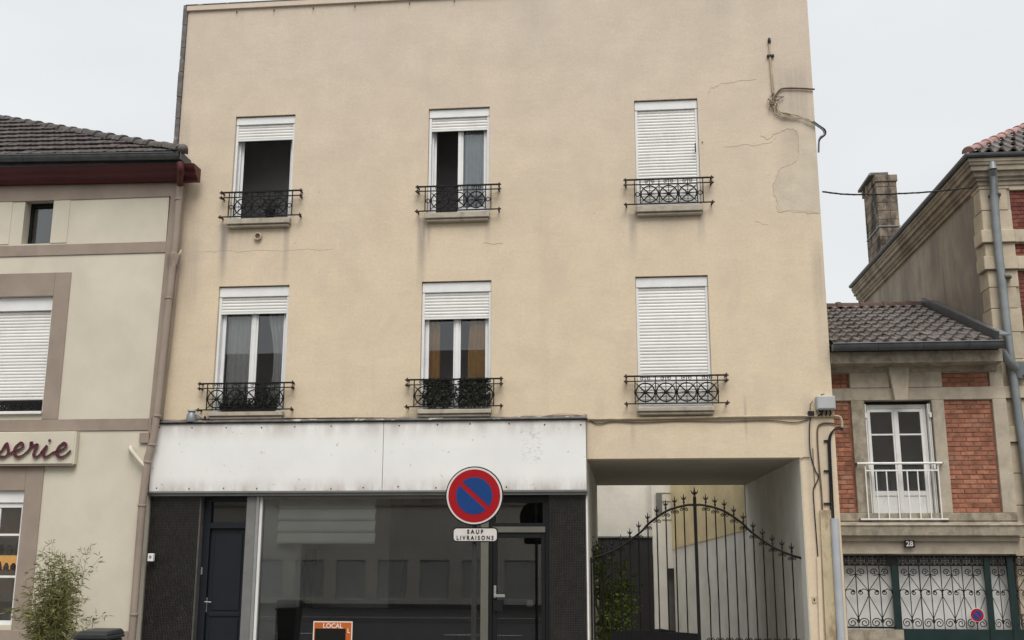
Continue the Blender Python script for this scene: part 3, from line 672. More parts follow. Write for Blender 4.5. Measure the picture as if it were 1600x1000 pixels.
cable('wall_conduit', [(919, 655), (1000, 654), (1100, 652), (1200, 650.5), (1270, 650), (1305, 650), (1314, 654), (1316, 668)], .021, 'cable_c', 'cream painted conduit running along the wall above the carriage passage', 'conduit', -.03)
cable('wall_cable', [(922, 657), (935, 662), (960, 658.5), (1000, 660), (1060, 657.5), (1130, 658), (1200, 656.5), (1240, 660), (1262, 655), (1267, 648)], .009, 'cable_b', 'thin brown cable sagging just below the cream conduit over the passage', 'cable', -.02)
T = thing('flashing_cables', 'old painted cables lying loosely along the flashing above the white fascia', 'cables', P(580, 656, -.05))
for k in range(3):
    pts = [(255+k*4, 663-k*1.5), (300, 660-k*2), (360, 658-k*1.5), (430, 656.5-k), (500, 657-k*1.5), (560, 655.5-k), (640, 655.5-k*1.3), (700, 655-k), (760, 656-k*1.8), (830, 654.5-k), (880, 652-k*2), (915, 653-k)]
    MB().tube(smoothpath([P(x_, y_-1.6+random.gauss(0, .7), -.02-.014*k) for x_, y_ in pts], 4), .009, 5).build('cable', ('cable_k', 'cable_b', 'cable_c')[k], T, smooth=True)
cable('wall_cable', [(1267, 648), (1265, 665), (1265, 690), (1267, 712), (1274, 735), (1279, 744), (1276, 754), (1271, 764), (1272, 790), (1275, 830), (1278, 870)], .009, 'cable_k', 'thin black cable with a loop running down beside the passage opening', 'cable', -.02)
cable('wall_cable', [(1270, 700), (1272, 740), (1274, 762)], .006, 'cable_b', 'short thin brown cable beside the looped black cable', 'cable', -.018)
cable('wall_cable', [(1251, 717.5), (1257, 714.5), (1265, 715)], .007, 'cable_k', 'short black stub of cable at the upper corner of the passage', 'cable', -.018)
cable('wall_cable', [(1312, 663), (1298, 661), (1284, 662), (1277.5, 670), (1278, 700), (1281, 740), (1284, 775), (1285, 797)], .014, 'cable_b', 'brown cable curving down to the stained cream duct', 'cable', -.025)
T = thing('cable_pair', 'thick black cables curving down into the grey steel pipe', 'cables', P(1297, 740, 0))
for k in range(2):
    MB().tube(smoothpath([P(1317, 672-k*3, -.03), P(1308, 670-k*2, -.04), P(1299+k, 676, -.04), P(1294.5+k*2.5, 690, -.035), P(1295.5+k*2.5, 720, -.035), P(1297+k*3, 760, -.035), P(1299+k*3.5, 811, -.035)]), .015, 6).build('cable', 'cable_k', T, smooth=True)
for y_ in (689, 736, 787):
    a = P(1291, y_, 0); MB().box(a.x-.04, a.x+.05, -.03, .001, a.z-.014, a.z+.014).build('clip', 'cable_k', T)
T = thing('conduit_pipe', 'pale grey steel pipe standing against the right end of the cream wall', 'pipe', (3.33, -.07, GZ))
a, b = P(1303.5, 810, -.07), P(1314, 1000, -.07)
MB().tube([a, Vector((b.x, -.07, GZ))], .063, 14).build('pipe', 'pipe_g', T, smooth=True)
T = thing('cable_duct', 'stained cream cable duct on the wall left of the grey pipe', 'duct', (3.13, -.03, GZ))
a = P(1289.5, 797, -.03); b = P(1299, 1000, -.03); MB().add([(a.x-.085, -.055, a.z), (a.x+.085, -.055, a.z), (b.x+.065, -.055, GZ), (b.x-.095, -.055, GZ)], [(0, 1, 2, 3)]).add([(a.x-.085, .0, a.z), (a.x+.085, 0, a.z), (b.x+.065, 0, GZ), (b.x-.095, 0, GZ)], [(0, 1, 2, 3)]).build('cover', 'duct', T)
T.children[0].data.transform(Matrix.Identity(4))
me = T.children[0].data; bm = bmesh.new(); bm.from_mesh(me); bm.verts.ensure_lookup_table()
for i in range(4): bm.faces.new([bm.verts[i], bm.verts[(i+1) % 4], bm.verts[(i+1) % 4+4], bm.verts[i+4]])
bmesh.ops.recalc_face_normals(bm, faces=bm.faces); bm.to_mesh(me); bm.free()
a, b = P(1279, 870, -.02), P(1284, 1000, -.02)
tag(MB().bar((a.x, -.018, a.z), (b.x-.02, -.018, GZ), .06, .035).build('cable_duct', 'facade'), 'narrow cream duct under the looped cable beside the passage', 'duct')
T = thing('junction_box', 'pale grey electrical junction box at the right end of the cream wall', 'box', P(1291, 630, 0))
a, b = P(1277, 640, -.16), P(1305, 618, -.16)
MB().box(a.x, b.x, -.16, -.001, a.z, b.z).build('box', 'box_g', T, bevel=.012)
MB().box(a.x+.015, b.x-.015, -.168, -.161, a.z+.02, b.z-.015).build('lid', 'box_g', T, bevel=.004)
for k in range(4): MB().tube([(a.x+.05+k*.055, -.08, a.z), (a.x+.05+k*.055+random.gauss(0, .02), -.07, a.z-.05), (a.x+.03+k*.06, -.04, a.z-.09)], .014, 5).build('cable_gland', 'cable_k', T)
MB().tube([(a.x+.1, -.08, b.z), (a.x+.09, -.08, b.z+.03), (a.x+.14, -.08, b.z+.035)], .008, 5).build('wire', 'cable_k', T)
tag(MB().box(P(1262, 648, 0).x, P(1271, 648, 0).x, -.07, -.002, P(1266, 650, 0).z, P(1266, 643, 0).z).tube([P(1266, 643, -.03), P(1266, 632, -.03), P(1270, 626, -.03)], .006, 5).build('cable_clip', 'cable_k'), 'small black cable clamp just left of the grey junction box', 'clamp')
T = thing('wall_lamp', 'small grey cylindrical floodlight on a bracket above the white fascia', 'lamp', P(299, 657, -.1))
a = P(299, 655, -.1); MB().lathe((a.x, -.1, a.z-.05), [(.085, 0), (.09, .03), (.08, .13), (.062, .15), (.06, .165)], 14).build('housing', 'zinc_l', T, smooth=True)
MB().lathe((a.x, -.1, a.z+.118), [(.05, 0), (.075, .02), (.07, .05), (.03, .06)], 12).build('cap', 'box_g', T, smooth=True)
MB().tube([P(301, 645, -.1), P(309, 648, -.1), P(319, 654, -.06)], .016, 6).build('arm', 'box_g', T); MB().ball(P(320, 654, -.05), (.025, .03, .05), 6, 4).build('mount', 'rust', T)
T = thing('vent_outlet', 'round cream vent pipe end below the upper left window', 'vent', P(404, 370, 0))
a = P(404, 370.5, 0); MB().ring((a.x, -.05, a.z), .058, .016, 18, 6).build('collar', 'cable_c', T, smooth=True); MB().disc((a.x, -.04, a.z), .05, .039, 16).build('mouth', 'cable_b', T)
MB().tube([(a.x+.06, -.04, a.z+.02), (a.x+.075, -.03, a.z+.05)], .008, 5).build('clip', 'cable_c', T)
a = P(1272.5, 937, -.01); T = thing('lock_plate', 'small square key switch plate on the wall beside the gate', 'switch', a)
MB().box(a.x-.035, a.x+.035, -.014, .0, a.z-.05, a.z+.05).build('plate', 'cable_c', T, bevel=.004); MB().box(a.x-.012, a.x+.008, -.018, -.0142, a.z-.022, a.z+.018).build('keyhole', 'black', T)
a = P(236, 871, -.16); T = thing('doorbell', 'small white doorbell beside the taupe downpipe and mosaic pier', 'doorbell', a)
MB().box(a.x-.05, a.x+.05, -.19, -.12, a.z-.065, a.z+.065).build('plate', 'whitep', T, bevel=.008); MB().disc((a.x, -.197, a.z+.01), .022, .006, 12).build('button', 'paving', T)
tag(MB().box(P(1087, 270, 0).x, P(1088, 270, 0).x+.008, -.02, .001, P(1092, 238, 0).z, P(1092, 224, 0).z).ball(P(1097.5, 222, -.01), .012, 6, 4).build('hook', 'rust'), 'tiny rusty hook on the wall right of the upper right window', 'hook')
# overhead line
q = [P(1285, 299.5, .1), P(1320, 303.5, .2), P(1365, 304, .3), P(1405, 302.5, .4), P(1450, 300, .45), P(1520, 293, .5)]
T = thing('overhead_cable', 'black overhead cable strung from the cream building to the tall brick house', 'cable', q[0])
MB().tube(smoothpath(q), .014, 6).build('cable', 'cable_k', T, smooth=True)
tw = smoothpath(q, 12); MB().tube([p+Vector((0, math.cos(i*1.1), math.sin(i*1.1)))*.012 for i, p in enumerate(tw)], .007, 5).build('cable', 'cable_k', T)

# ------------------------------------------------------------------ things in the windows
def curtain(x0, x1, z0, z1, y, m, label, folds=7, taper=0., cat='curtain', group='curtains behind the window panes', amp=.022):
    v = []; n = folds*6; mb = MB(); rows = 6
    for j in range(rows+1):
        t = j/rows
        for i in range(n+1):
            u = i/n; x = x0+(x1-x0)*u+taper*math.sin(math.pi*min(1, t*1.2))*(1-u)
            v.append((x, y+math.sin(u*folds*2*math.pi+.3*math.sin(5*t))*amp*(1-.35*t), z0+(z1-z0)*t))
    f = [(j*(n+1)+i, j*(n+1)+i+1, (j+1)*(n+1)+i+1, (j+1)*(n+1)+i) for j in range(rows) for i in range(n)]
    return tag(mb.add(v, f).build('curtain', m, smooth=True), label, cat, group)
curtain(-6.9, -6.42, 3.95, 5.9, .27, 'cur_w', 'grey net curtain behind the left pane of the lower left window', 5)
curtain(-6.16, -5.78, 3.95, 5.9, .27, 'cur_w', 'grey net curtain drawn to the right side of the lower left window', 5, .12)
curtain(-3.3, -3.06, 3.92, 5.95, .27, 'cur_o', 'ochre curtain at the left side of the lower middle window', 4)
curtain(-2.52, -2.15, 3.92, 5.95, .27, 'cur_o', 'ochre and tan curtain at the right side of the lower middle window', 5, -.05)
curtain(-2.66, -2.2, 7.4, 9.2, .27, 'cur_b', 'pale curtain behind the closed right leaf of the upper middle window', 6)
T = thing('flower_box', 'row of low dark plants behind the railing of the lower left window', 'plants', (-6.36, -.05, 3.88))
MB().box(-6.85, -5.86, -.085, .035, 3.902, 4.0).build('trough', 'black', T)
sp = [Vector((random.uniform(-6.88, -5.84), random.uniform(-.1, .04), 3.96+abs(random.gauss(0, .09)))) for _ in range(700)]
for cx_, n_ in ((-6.55, 110), (-5.98, 130)): sp += [Vector((random.gauss(cx_, .1), random.uniform(-.08, .03), 4.05+random.random()*.28)) for _ in range(n_)]
leaf_cloud(MB(), sp, .055).build('leaves', 'box_plant', T, stuff=True)
T = thing('ivy_screen', 'dense artificial ivy screen filling the railing of the lower middle window', 'ivy screen', (-2.75, -.08, 3.88))
MB().box(-3.22, -2.8, -.088, -.078, 3.93, 4.34).box(-2.66, -2.2, -.088, -.078, 3.93, 4.36).build('backing', 'ivy', T)
sp = []
for _ in range(2300):
    x_ = random.uniform(-3.28, -2.13); z_ = random.uniform(3.9, 4.4)
    if abs(x_+2.73) < .06 and random.random() < .65: continue
    sp.append(Vector((x_, random.uniform(-.118, -.07), z_)))
leaf_cloud(MB(), sp, .05, .7).build('leaves', 'ivy', T, stuff=True)
T = thing('potted_plant', 'small dark potted plant in the open upper left window', 'plant', (-6.2, .1, 7.38))
MB().lathe((-6.2, .12, 7.382), [(.07, 0), (.1, .16), (.108, .16), (.108, .185)], 12).build('pot', 'black', T, smooth=True)
leaf_cloud(MB(), [Vector((-6.2+random.gauss(0, .1), .12+random.gauss(0, .05), 7.6+random.random()*.2)) for _ in range(160)], .06).build('leaves', 'box_plant', T, stuff=True)
# inside the shop
bl = thing('roman_blind', 'white folded roman blind hanging inside the shop window', 'blind', (-4.95, .3, 2.4))
a, b = P(433, 850, .28), P(588, 777, .28)
for i in range(4):
    h = (b.z-a.z)/4; za = a.z+h*i
    MB().xprism([(.29, za), (.25, za+.015), (.24, za+.05), (.32, za+h*1.02), (.33, za+h*1.02), (.335, za+.02)], a.x+.004*i, b.x-.003*i).build('fold', 'white_in', bl)
MB().box(a.x, b.x, .27, .33, b.z+.0, b.z+.05).build('headrail', 'white_in', bl)
a, b = P(471, 1000, 1.3), P(489, 857, 1.3)
T = thing('display_stand', 'tall narrow black display stand behind the shop glass', 'stand', ((a.x+b.x)/2, 1.4, GZ))
MB().box(a.x+.01, b.x-.03, 1.3, 1.5, GZ+.03, b.z-.3).build('column', 'black', T); MB().box(a.x-.0, b.x+.02, 1.26, 1.54, b.z-.3, b.z).build('head', 'black', T, bevel=.01)
a = P(416, 953, .4)
tag(MB().box(a.x, -2.35, .4, .75, GZ+.03, a.z).box(a.x-.02, -2.33, .38, .77, a.z+.002, a.z+.03).build('counter', 'black'), 'low black counter running along inside the shop window', 'counter')
# poster on the glass
T = thing('poster', 'orange to let poster with LOCAL in white stuck on the shop glass', 'poster', P(519, 1000, .04))
a, b = P(487, 1040, .045), P(551, 971, .045)
MB().box(a.x, b.x, .046, .0485, a.z, b.z).build('border', 'print_w', T)
MB().box(a.x+.018, b.x-.018, .044, .0455, a.z+.018, b.z-.018).build('sheet', 'orange', T)
lettering('lettering', 'LOCAL', .105, 'print_w', T, ((a.x+b.x)/2-.0, .042, b.z-.075), .002)
MB().box(P(492, 990, .04).x, P(540, 990, .04).x, .0405, .043, a.z+.1, P(500, 982, .04).z).build('redacted_block', 'print_k', T)
lettering('lettering', 'L', .1, 'print_w', T, (P(543.5, 988, .04).x+.012, .0385, P(543, 986, .04).z), .002)

# ------------------------------------------------------------------ passage: gate, courtyard
GY = .42
T = thing('wrought_iron_gate', 'black wrought iron double gate with arched top and spiked bars in the passage', 'gate', (1.21, GY, GZ))
gl_, gr_ = PX0+.02, PX1-.02; gm = P(1086, 800, GY).x
arch = [(1085, 789), (1100, 789.5), (1130, 798), (1159, 817), (1173.6, 831), (1204, 852.5), (1230, 865), (1258, 874)]
ar = [(P(*q, GY).x-gm, P(*q, GY).z) for q in arch]
def rz(x):
    x = abs(x-gm)
    for (a, za), (b, zb) in zip(ar, ar[1:]):
        if x <= b: return za+(zb-za)*(x-a)/(b-a)
    return ar[-1][1]
ar2 = smoothpath([(a, 0, z_) for a, z_ in ar], 5)
for sx in (-1, 1):
    pts = [Vector((gm+sx*p.x, GY, p.z)) for p in ar2 if p.x >= .02 and gl_ <= gm+sx*p.x <= gr_+.03]
    MB().tube(pts, .021, 6).build('arched_rail', 'iron', T, smooth=True)
    x_in, x_out = (gm+.025, gr_) if sx > 0 else (gl_, gm-.025)
    MB().box(x_in, x_out, GY-.015, GY+.015, .07, .10).box(x_in, x_out, GY-.015, GY+.015, GZ+.08, GZ+.12).build('lower_rail', 'iron', T)
fin = MB().lathe((0, 0, 0), [(.012, 0), (.02, .012), (.012, .03), (.012, .05), (.026, .07), (.010, .1), (.003, .155)], 6)
for sx in (-1, 1): fin.tube([(0, 0, .05), (sx*.03, 0, .075), (sx*.042, 0, .11)], [.008, .008, .003], 4)
fme = fin.mesh('finial', 'iron')
sc1 = MB()
for sx in (-1, 1):
    sc1.tube(spiral((sx*.045, 0, -.05), .032, 1.25, math.pi/2, sx, 12), .007, 4)
sme = sc1.mesh('scroll', 'iron')
for sx in (-1, 1):
    for i in range(1, 12):
        x_ = gm+sx*(.03+i*.151)
        if not gl_+.02 < x_ < gr_-.01: continue
        zt = rz(x_)+.055
        br = MB()
        if sx > 0 and i == 1: br.tube([(x_, GY, GZ+.05), (x_+.012, GY, .8), (x_-.008, GY, 1.25), (x_, GY, zt)], .0125, 6)
        else: br.tube([(x_, GY, GZ+.05), (x_, GY, zt)], .0125, 6)
        o = br.build('bar', 'iron', T)
        inst('finial', fme, o, (x_, GY, zt-.01)); inst('scroll', sme, o, (x_, GY, rz(x_)-.005))
        if sx > 0: inst('scroll', sme, o, (x_, GY, .185))
o = MB().box(gm-.026, gm+.026, GY-.026, GY+.026, GZ+.03, P(1086, 778, GY).z).build('centre_post', 'iron', T); inst('finial', fme, o, (gm, GY, P(1086, 779, GY).z)).scale = (1.35, 1.35, 1.25)
for x_ in (gl_+.01,): MB().box(x_-.015, x_+.015, GY-.015, GY+.015, GZ+.03, rz(x_)+.02).build('stile', 'iron', T)
# dark sheets leaning behind the gate's foot
for i, (p0, p1, y_, lab) in enumerate((((955, 988), (1030, 985), .75, 'black plastic sheet leaning behind the left gate leaf'), ((1020, 990), (1090, 990), .95, 'lower black plastic sheet behind the centre of the gate'), ((1010, 984), (1056, 986), 1.1, 'small black board sticking up behind the centre of the gate'))):
    a, b = P(*p0, y_), P(*p1, y_); tag(MB().prism([(a.x, GZ), (b.x, GZ), (b.x, b.z), ((a.x+b.x)/2, (a.z+b.z)/2+.025), (a.x, a.z)], y_, y_+.03).build('plastic_sheet', 'black'), lab, 'sheet', 'black sheets behind the gate')
# courtyard
CX = P(1052, 850, 12).x; CZ = -1.1
T = thing('courtyard_wall', 'courtyard side wall with white lower part and yellow upper render', 'wall', (2.4, 9.8, GZ))
A, Bq = Vector((2.95, 7.72, 0)), Vector((CX, 12., 0))
def on_wall(px, py):
    """where a photographed point falls on the oblique courtyard wall"""
    d = (px-800)/FPX*_r-(py-500)/FPX*_u+_fw; n = Vector((-(Bq-A).y, (Bq-A).x, 0)); return CAM+d*((A-CAM).dot(n)/d.dot(n))
dv = (Bq-A).normalized(); nn = Vector((dv.y, -dv.x, 0))*1
za, zb = on_wall(1164, 828).z, on_wall(1052, 858).z
MB().add([A+Vector((0, 0, CZ)), Bq+Vector((0, 0, CZ)), Bq+Vector((0, 0, 3.9)), A+Vector((0, 0, 3.9)), A-nn*-.2+Vector((  .3, 0, CZ)), Bq+Vector((.3, .1, CZ)), Bq+Vector((.3, .1, 3.9)), A+Vector((.3, 0, 3.9))], [(0, 1, 2, 3), (4, 5, 6, 7), (0, 4, 7, 3), (1, 5, 6, 2), (3, 2, 6, 7), (0, 1, 5, 4)]).build('lower_render', 'court_w', T)
k_ = Vector((-.94, -.34, 0))*.03
MB().add([A+k_+Vector((0, 0, za)), Bq+k_+Vector((0, 0, zb)), Bq+k_+Vector((0, 0, 3.85)), A+k_+Vector((0, 0, 3.85)), A+Vector((0, 0, za)), Bq+Vector((0, 0, zb)), Bq+Vector((0, 0, 3.85)), A+Vector((0, 0, 3.85))], [(0, 1, 2, 3), (0, 4, 5, 1), (1, 5, 6, 2), (2, 6, 7, 3)]).build('yellow_render', 'court_y', T)
T = thing('courtyard_house', 'white rendered rear building closing the courtyard behind the gate', 'building', (-1.5, 12.3, GZ))
b0, b1, b2 = P(1022, 900, 12).x, P(1043, 900, 12).x, P(1057, 900, 12).x
MB().box(b0, b1-.001, 12.0, 12.3, CZ, 3.6).box(b1, b2, 12.0, 12.3, P(1050, 888, 12).z, 3.6).box(b2+.001, b2+.25, 12.0, 12.3, CZ, 3.6).build('pier', 'court_w', T)
MB().box(b1, b2, 12.22, 12.29, CZ, P(1050, 888, 12).z-.002).build('door', 'alug', T)
MB().box(-9, b0-.002, 12.35, 12.7, P(960, 838, 12).z-.05, 3.6).build('wall', 'court_w', T)
a, b = P(1026, 800, 11.9), P(1034, 770, 11.9); MB().box(a.x, b.x, 11.9, 11.998, a.z, b.z).build('meter_box', 'alug', T)
for y_ in (770, 783, 812): 
    q = P(1045, y_, 11.98); MB().tube([(b1-.1, 11.99, q.z), (b1+.22, 11.99, q.z), (b1+.22, 11.99, q.z-.18)], .012, 5).build('pipe', 'cable_c', T)
T = thing('shed_front', 'dark grey boarded shed front at the back of the courtyard', 'shed', (-1., 12., GZ))
zt = P(970, 838, 12).z
x_ = -4.
while x_ < b0-.06:
    x2 = min(x_+.5, b0-.01); MB().box(x_, x2-.008, 12., 12.05, CZ, zt-.04).build('board', 'court_d', T); x_ = x2
MB().box(-4, b0-.01, 11.96, 12.3, zt-.038, zt).build('capping', 'alug', T); MB().box(-4, b0-.012, 12.06, 12.09, CZ, zt-.04).build('backing', 'court_d', T)
T = thing('garden_shrub', 'leafy green shrub growing in the courtyard behind the left gate leaf', 'shrub', (-.2, 3.2, GZ))
sp = []
for _ in range(46):
    c = Vector((random.uniform(-.75, .18), random.uniform(2.5, 4.), 0)); c.z = random.uniform(-.1, 1.75-.55*max(0, c.x+.3)/.4-random.random()*.3)
    for _k in range(58): sp.append(c+Vector((random.gauss(0, .1), random.gauss(0, .12), random.gauss(0, .1))))
leaf_cloud(MB(), sp, .085, .55).build('foliage', 'shrub', T, stuff=True)
for k in range(6):
    x_ = random.uniform(-.6, .05); MB().tube([(-.25+k*.02, 3.2, GZ), (x_*.6-.15, 3.2, .5), (x_, 3.2+random.gauss(0, .3), 1.3)], [.025, .016, .006], 5).build('stem', 'cane', T)
# ------------------------------------------------------------------ left house
LY = -.15; LX = -8.0
T = H = thing('bakery_house', 'cream house with taupe bands, dark red eaves and shop sign at the left edge', 'house', (-10.5, 0, GZ))
LXL = -14.5
w1 = (P(33, 380, LY).x, P(83, 313, LY).x+.02, P(50, 381, LY).z, P(50, 313, LY).z)
wr = P(74, 500, LY).x
w2 = (-12.0, -10.02, 3.86, 5.99); w3 = (-12.1, -10.2, .3, 2.54)
o = walls(MB(), LXL, LX, GZ, 8.1, LY, LY+.35, [w1, w2, w3]).build('wall', 'cream2', H); weld(o.data)
MB().box(LX-.2, LX-.0, LY+.352, 7, GZ, 8.1).build('side_wall', 'cream2', H); MB().box(LXL, LX-.2, 6.8, 7, GZ, 8.1).build('rear_wall', 'cream2', H)
MB().box(LXL, LX-.201, 1.3, 1.4, GZ, 8.1).build('partition', 'dark', H)
BY = LY-.02
def band(x0, x1, z0, z1, name='band', m='taupe', y=BY): return MB().box(x0, x1, y, LY-.0005, z0, z1).build(name, m, H, bevel=.004)
xs_ = P(266, 350, LY).x; xl_ = P(233, 655, LY).x
band(LXL, -7.957, 7.79, 8.1); band(LXL, -7.985, P(100, 399, LY).z, P(100, 382, LY).z); band(LXL, -8.062, 3.56, 3.765)
MB().prism([(-7.955, 8.1), (-7.77, 8.1), (-7.875, 3.79), (-8.01, 3.77), (-8.01, GZ), (-8.085, GZ), (-8.06, 3.6)], BY, -.0035).build('corner_strip', 'taupe', H)
# window surround bands
band(w2[1]+.002, -9.72, 3.77, 6.42); band(w2[0], w2[1], w2[3], 6.42); band(w3[1]+.002, -9.88, GZ, 2.96); band(LXL, w3[1], w3[3]+.0, 2.96); band(w1[1]+.002, P(108, 340, LY).x, w1[2], 7.788, 'pilaster', 'cream2', LY-.012); band(LXL, P(18, 340, LY).x, w1[2], 7.788, 'pilaster', 'cream2', LY-.012)
band(LXL, -8.09, GZ, P(100, 985, LY).z, 'plinth', 'taupe', BY-.012)
# small attic window
f = MB().box(w1[0], w1[1], LY+.2, LY+.26, w1[2], w1[2]+.05).box(w1[0], w1[1], LY+.2, LY+.26, w1[3]-.08, w1[3]).box(w1[0], w1[0]+.05, LY+.2, LY+.26, w1[2]+.05, w1[3]-.08).box(w1[1]-.04, w1[1], LY+.2, LY+.26, w1[2]+.05, w1[3]-.08).build('window', 'black', H)
MB().box(w1[0]+.05, w1[1]-.04, LY+.22, LY+.23, w1[2]+.05, w1[3]-.08).build('pane', 'glass', f); MB().box(w1[0]+.0, w1[1]+.02, LY+.32, LY+.33, w1[2]-.1, w1[3]+.3).build('blind', 'shopin', f)
# first-floor window with shutter and ornate guard
f = MB().box(w2[1]-.05, w2[1]-.002, LY+.06, LY+.2, w2[2], w2[3]).build('window', 'pvc', H)
MB().box(w2[0], w2[1]-.003, LY+.05, LY+.2, 5.74, 5.985).build('shutter_box', 'pvc', f, bevel=.004)
sm = slat_mesh(w2[1]-w2[0]-.05, .0575); n_ = int((5.735-4.08)/.0575)
for i in range(n_): inst('slat', sm, f, ((w2[0]+w2[1])/2-.02, LY+.1, 5.735-(i+1)*.0575))
MB().box(w2[0], w2[1]-.05, LY+.13, LY+.14, w2[2], 4.12).build('pane', 'glass', f); MB().box(w2[0], w2[1], LY-.06, LY+.2, w2[2]-.0, w2[2]+.05).build('sill', 'pvc', f, bevel=.006)
g = MB().box(w2[0], w2[1]-.05, LY+.02, LY+.045, 4.07, 4.1).box(w2[0], w2[1]-.05, LY+.022, LY+.043, 3.93, 3.945).build('window_guard', 'iron', f)
gm_ = MB()
for sx in (-1, 1): gm_.tube(spiral((sx*.075, 0, .0), .06, 1.3, math.pi if sx > 0 else 0, sx, 14), .012, 5)
gm_.ring((0, 0, -.0), .035, .012, 10, 4); gm_.prism([(-.05, -.06), (.05, -.06), (0, -.12)], -.012, .012); gm_.prism([(-.06, .06), (.06, .06), (0, .02)], -.01, .01)
gme = gm_.mesh('scroll', 'iron')
for i in range(6): inst('scroll', gme, g, (-10.2-i*.32, LY+.03, 4.01))
# ground-floor shop window
f = MB().box(w3[1]-.07, w3[1], LY+.07, LY+.17, w3[2], 2.33).box(w3[0], w3[1]-.07, LY+.07, LY+.17, 2.25, 2.33).box(w3[0], w3[1]-.07, LY+.07, LY+.17, w3[2], w3[2]+.07).build('window', 'pvc', H, bevel=.005)
MB().box(w3[0], w3[1]-.003, LY+.04, LY+.2, 2.335, w3[3]-.002).build('shutter_box', 'pvc', f, bevel=.005)
for y_ in (835.5, 901): z_ = P(15, y_, LY+.08).z; MB().box(w3[0], w3[1]-.07, LY+.08, LY+.14, z_-.018, z_+.018).build('glazing_bar', 'pvc', f)
MB().box(w3[0], w3[1]-.07, LY+.115, LY+.122, w3[2]+.07, 2.25).build('pane', 'glass', f)
MB().box(P(2, 790, LY+.09).x-.02, P(2, 790, LY+.09).x+.01, LY+.085, LY+.113, 1.9, 2.25).build('glazing_bar', 'pvc', f)
T2 = thing('window_display', 'warm coloured goods display on shelves in the bakery window', 'display', (-11, .35, .4))
for y_ in (866, 890): z_ = P(15, y_, .3).z; MB().box(w3[0], w3[1], .25, .5, z_-.02, z_).build('shelf', 'olive', T2)
za, zb = P(15, 890, .4).z, P(15, 866, .4).z; MB().box(w3[0], w3[1], .5, .52, za, zb).build('back_panel', 'amber', T2)
MB().box(w3[0], w3[1], .5, .52, zb+.01, P(15, 840, .4).z).build('back_panel', 'taupe', T2)
for i in range(8): MB().lathe((-10.32-i*.13, .36, za+.0), [(.045, 0), (.05, .03+random.random()*.06), (.02, .1+random.random()*.05)], 8).build('item', 'olive' if i % 2 else 'red', T2)
for i in range(6): MB().lathe((-10.34-i*.17, .36, zb), [(.05, 0), (.055, .1), (.03, .14+random.random()*.1)], 8).build('item', 'olive' if i % 3 else 'anth', T2)
# eaves: red moulded cornice, gutter, roof
ck = lambda x: .03*(-(x+7.6)/3.5)   # the eaves line drops a little to the right
cor = [(LY-.005, 8.05), (-.27, 8.05), (-.29, 8.09), (-.38, 8.13), (-.40, 8.19), (-.47, 8.23), (-.49, 8.30), (LY-.005, 8.30)]
v = MB().xprism(cor, LXL, -7.80)
for q in v.v: q.z += -.014*(q.x+7.8)
v.build('cornice', 'red', H)
v = MB().box(LXL, -7.63, -.47, LY-.005, 8.27, 8.47)
for q in v.v: q.z += -.02*(q.x+7.8)
v.build('eaves_board', 'zinc', H); MB().xprism([(y_*.97-.012, z_-.012) for y_, z_ in cor], -7.798, -7.43).build('cornice_return', 'red', H)
gt = [(-.50+.085*math.cos(a), 8.43+.1*math.sin(a)) for a in [math.pi+i*math.pi/8 for i in range(9)]]
gt = [(y_-.08, z_) for y_, z_ in gt]; gt = gt+[(gt[-1][0]-.006, 8.43)]+[(y_*1.0+.006*(1 if i < 4 else -1), z_+.008) for i, (y_, z_) in reversed(list(enumerate(gt)))]
x_ = LXL
while x_ < -7.66:
    x2 = min(x_+.98, -7.62)
    v = MB().xprism([(y_, z_) for y_, z_ in gt], x_, x2-.008); v.tube([(x_, -.665, 8.43), (x2-.008, -.665, 8.43)], .014, 6)
    for q in v.v: q.z += -.022*(q.x+7.6)
    v.build('gutter', 'zinc', H, smooth=True); x_ = x2
v = MB().prism([(-7.62, 8.3), (-7.6, 8.3), (-7.6, 8.45), (-7.62, 8.45)], -.67, -.5); v.build('gutter_end', 'zinc', H)
# roof plane and tiles
E0 = Vector((-7.62, -.60, 8.46)); ux = Vector((-1, 0, .015)).normalized(); HT = Vector((-13.15, 2.4, 10.56))
hip = HT-E0; vv = Vector((0, 3, 2.1)); vv.normalize(); nrm = vv.cross(-ux).normalized()
if nrm.z < 0: nrm = -nrm
sl_len = 3.75
MB().add([E0-nrm*.03, E0+ux*8-nrm*.03, HT+ux*2.4-nrm*.03, HT-nrm*.03], [(0, 1, 2, 3)]).add([HT-nrm*.03, E0-nrm*.03, Vector((-7.8, 7, 8.46)), Vector((-13.1, 7, 10.8))], [(0, 1, 2, 3)]).build('roof', 'opp_roof', H)
tw_, th_ = .235, .36
e_ = tw_-.003; tpf = [(0, .05), (.03, .056), (.06, .044), (tw_*.5, .05), (tw_-.04, .044), (e_, .052)]
tm = MB().add([(0, 0, .026), (e_, 0, .026), (e_, th_+.05, -.012), (0, th_+.05, -.012)]+[(a, 0, b) for a, b in tpf]+[(a, th_+.05, b-.044) for a, b in tpf],
     [(0, 1, 9, 8, 7, 6, 5, 4), (4, 5, 11, 10), (5, 6, 12, 11), (6, 7, 13, 12), (7, 8, 14, 13), (8, 9, 15, 14), (0, 4, 10, 3), (1, 2, 15, 9)]).mesh('roof_tile', 'tile_l')
cnt = 0
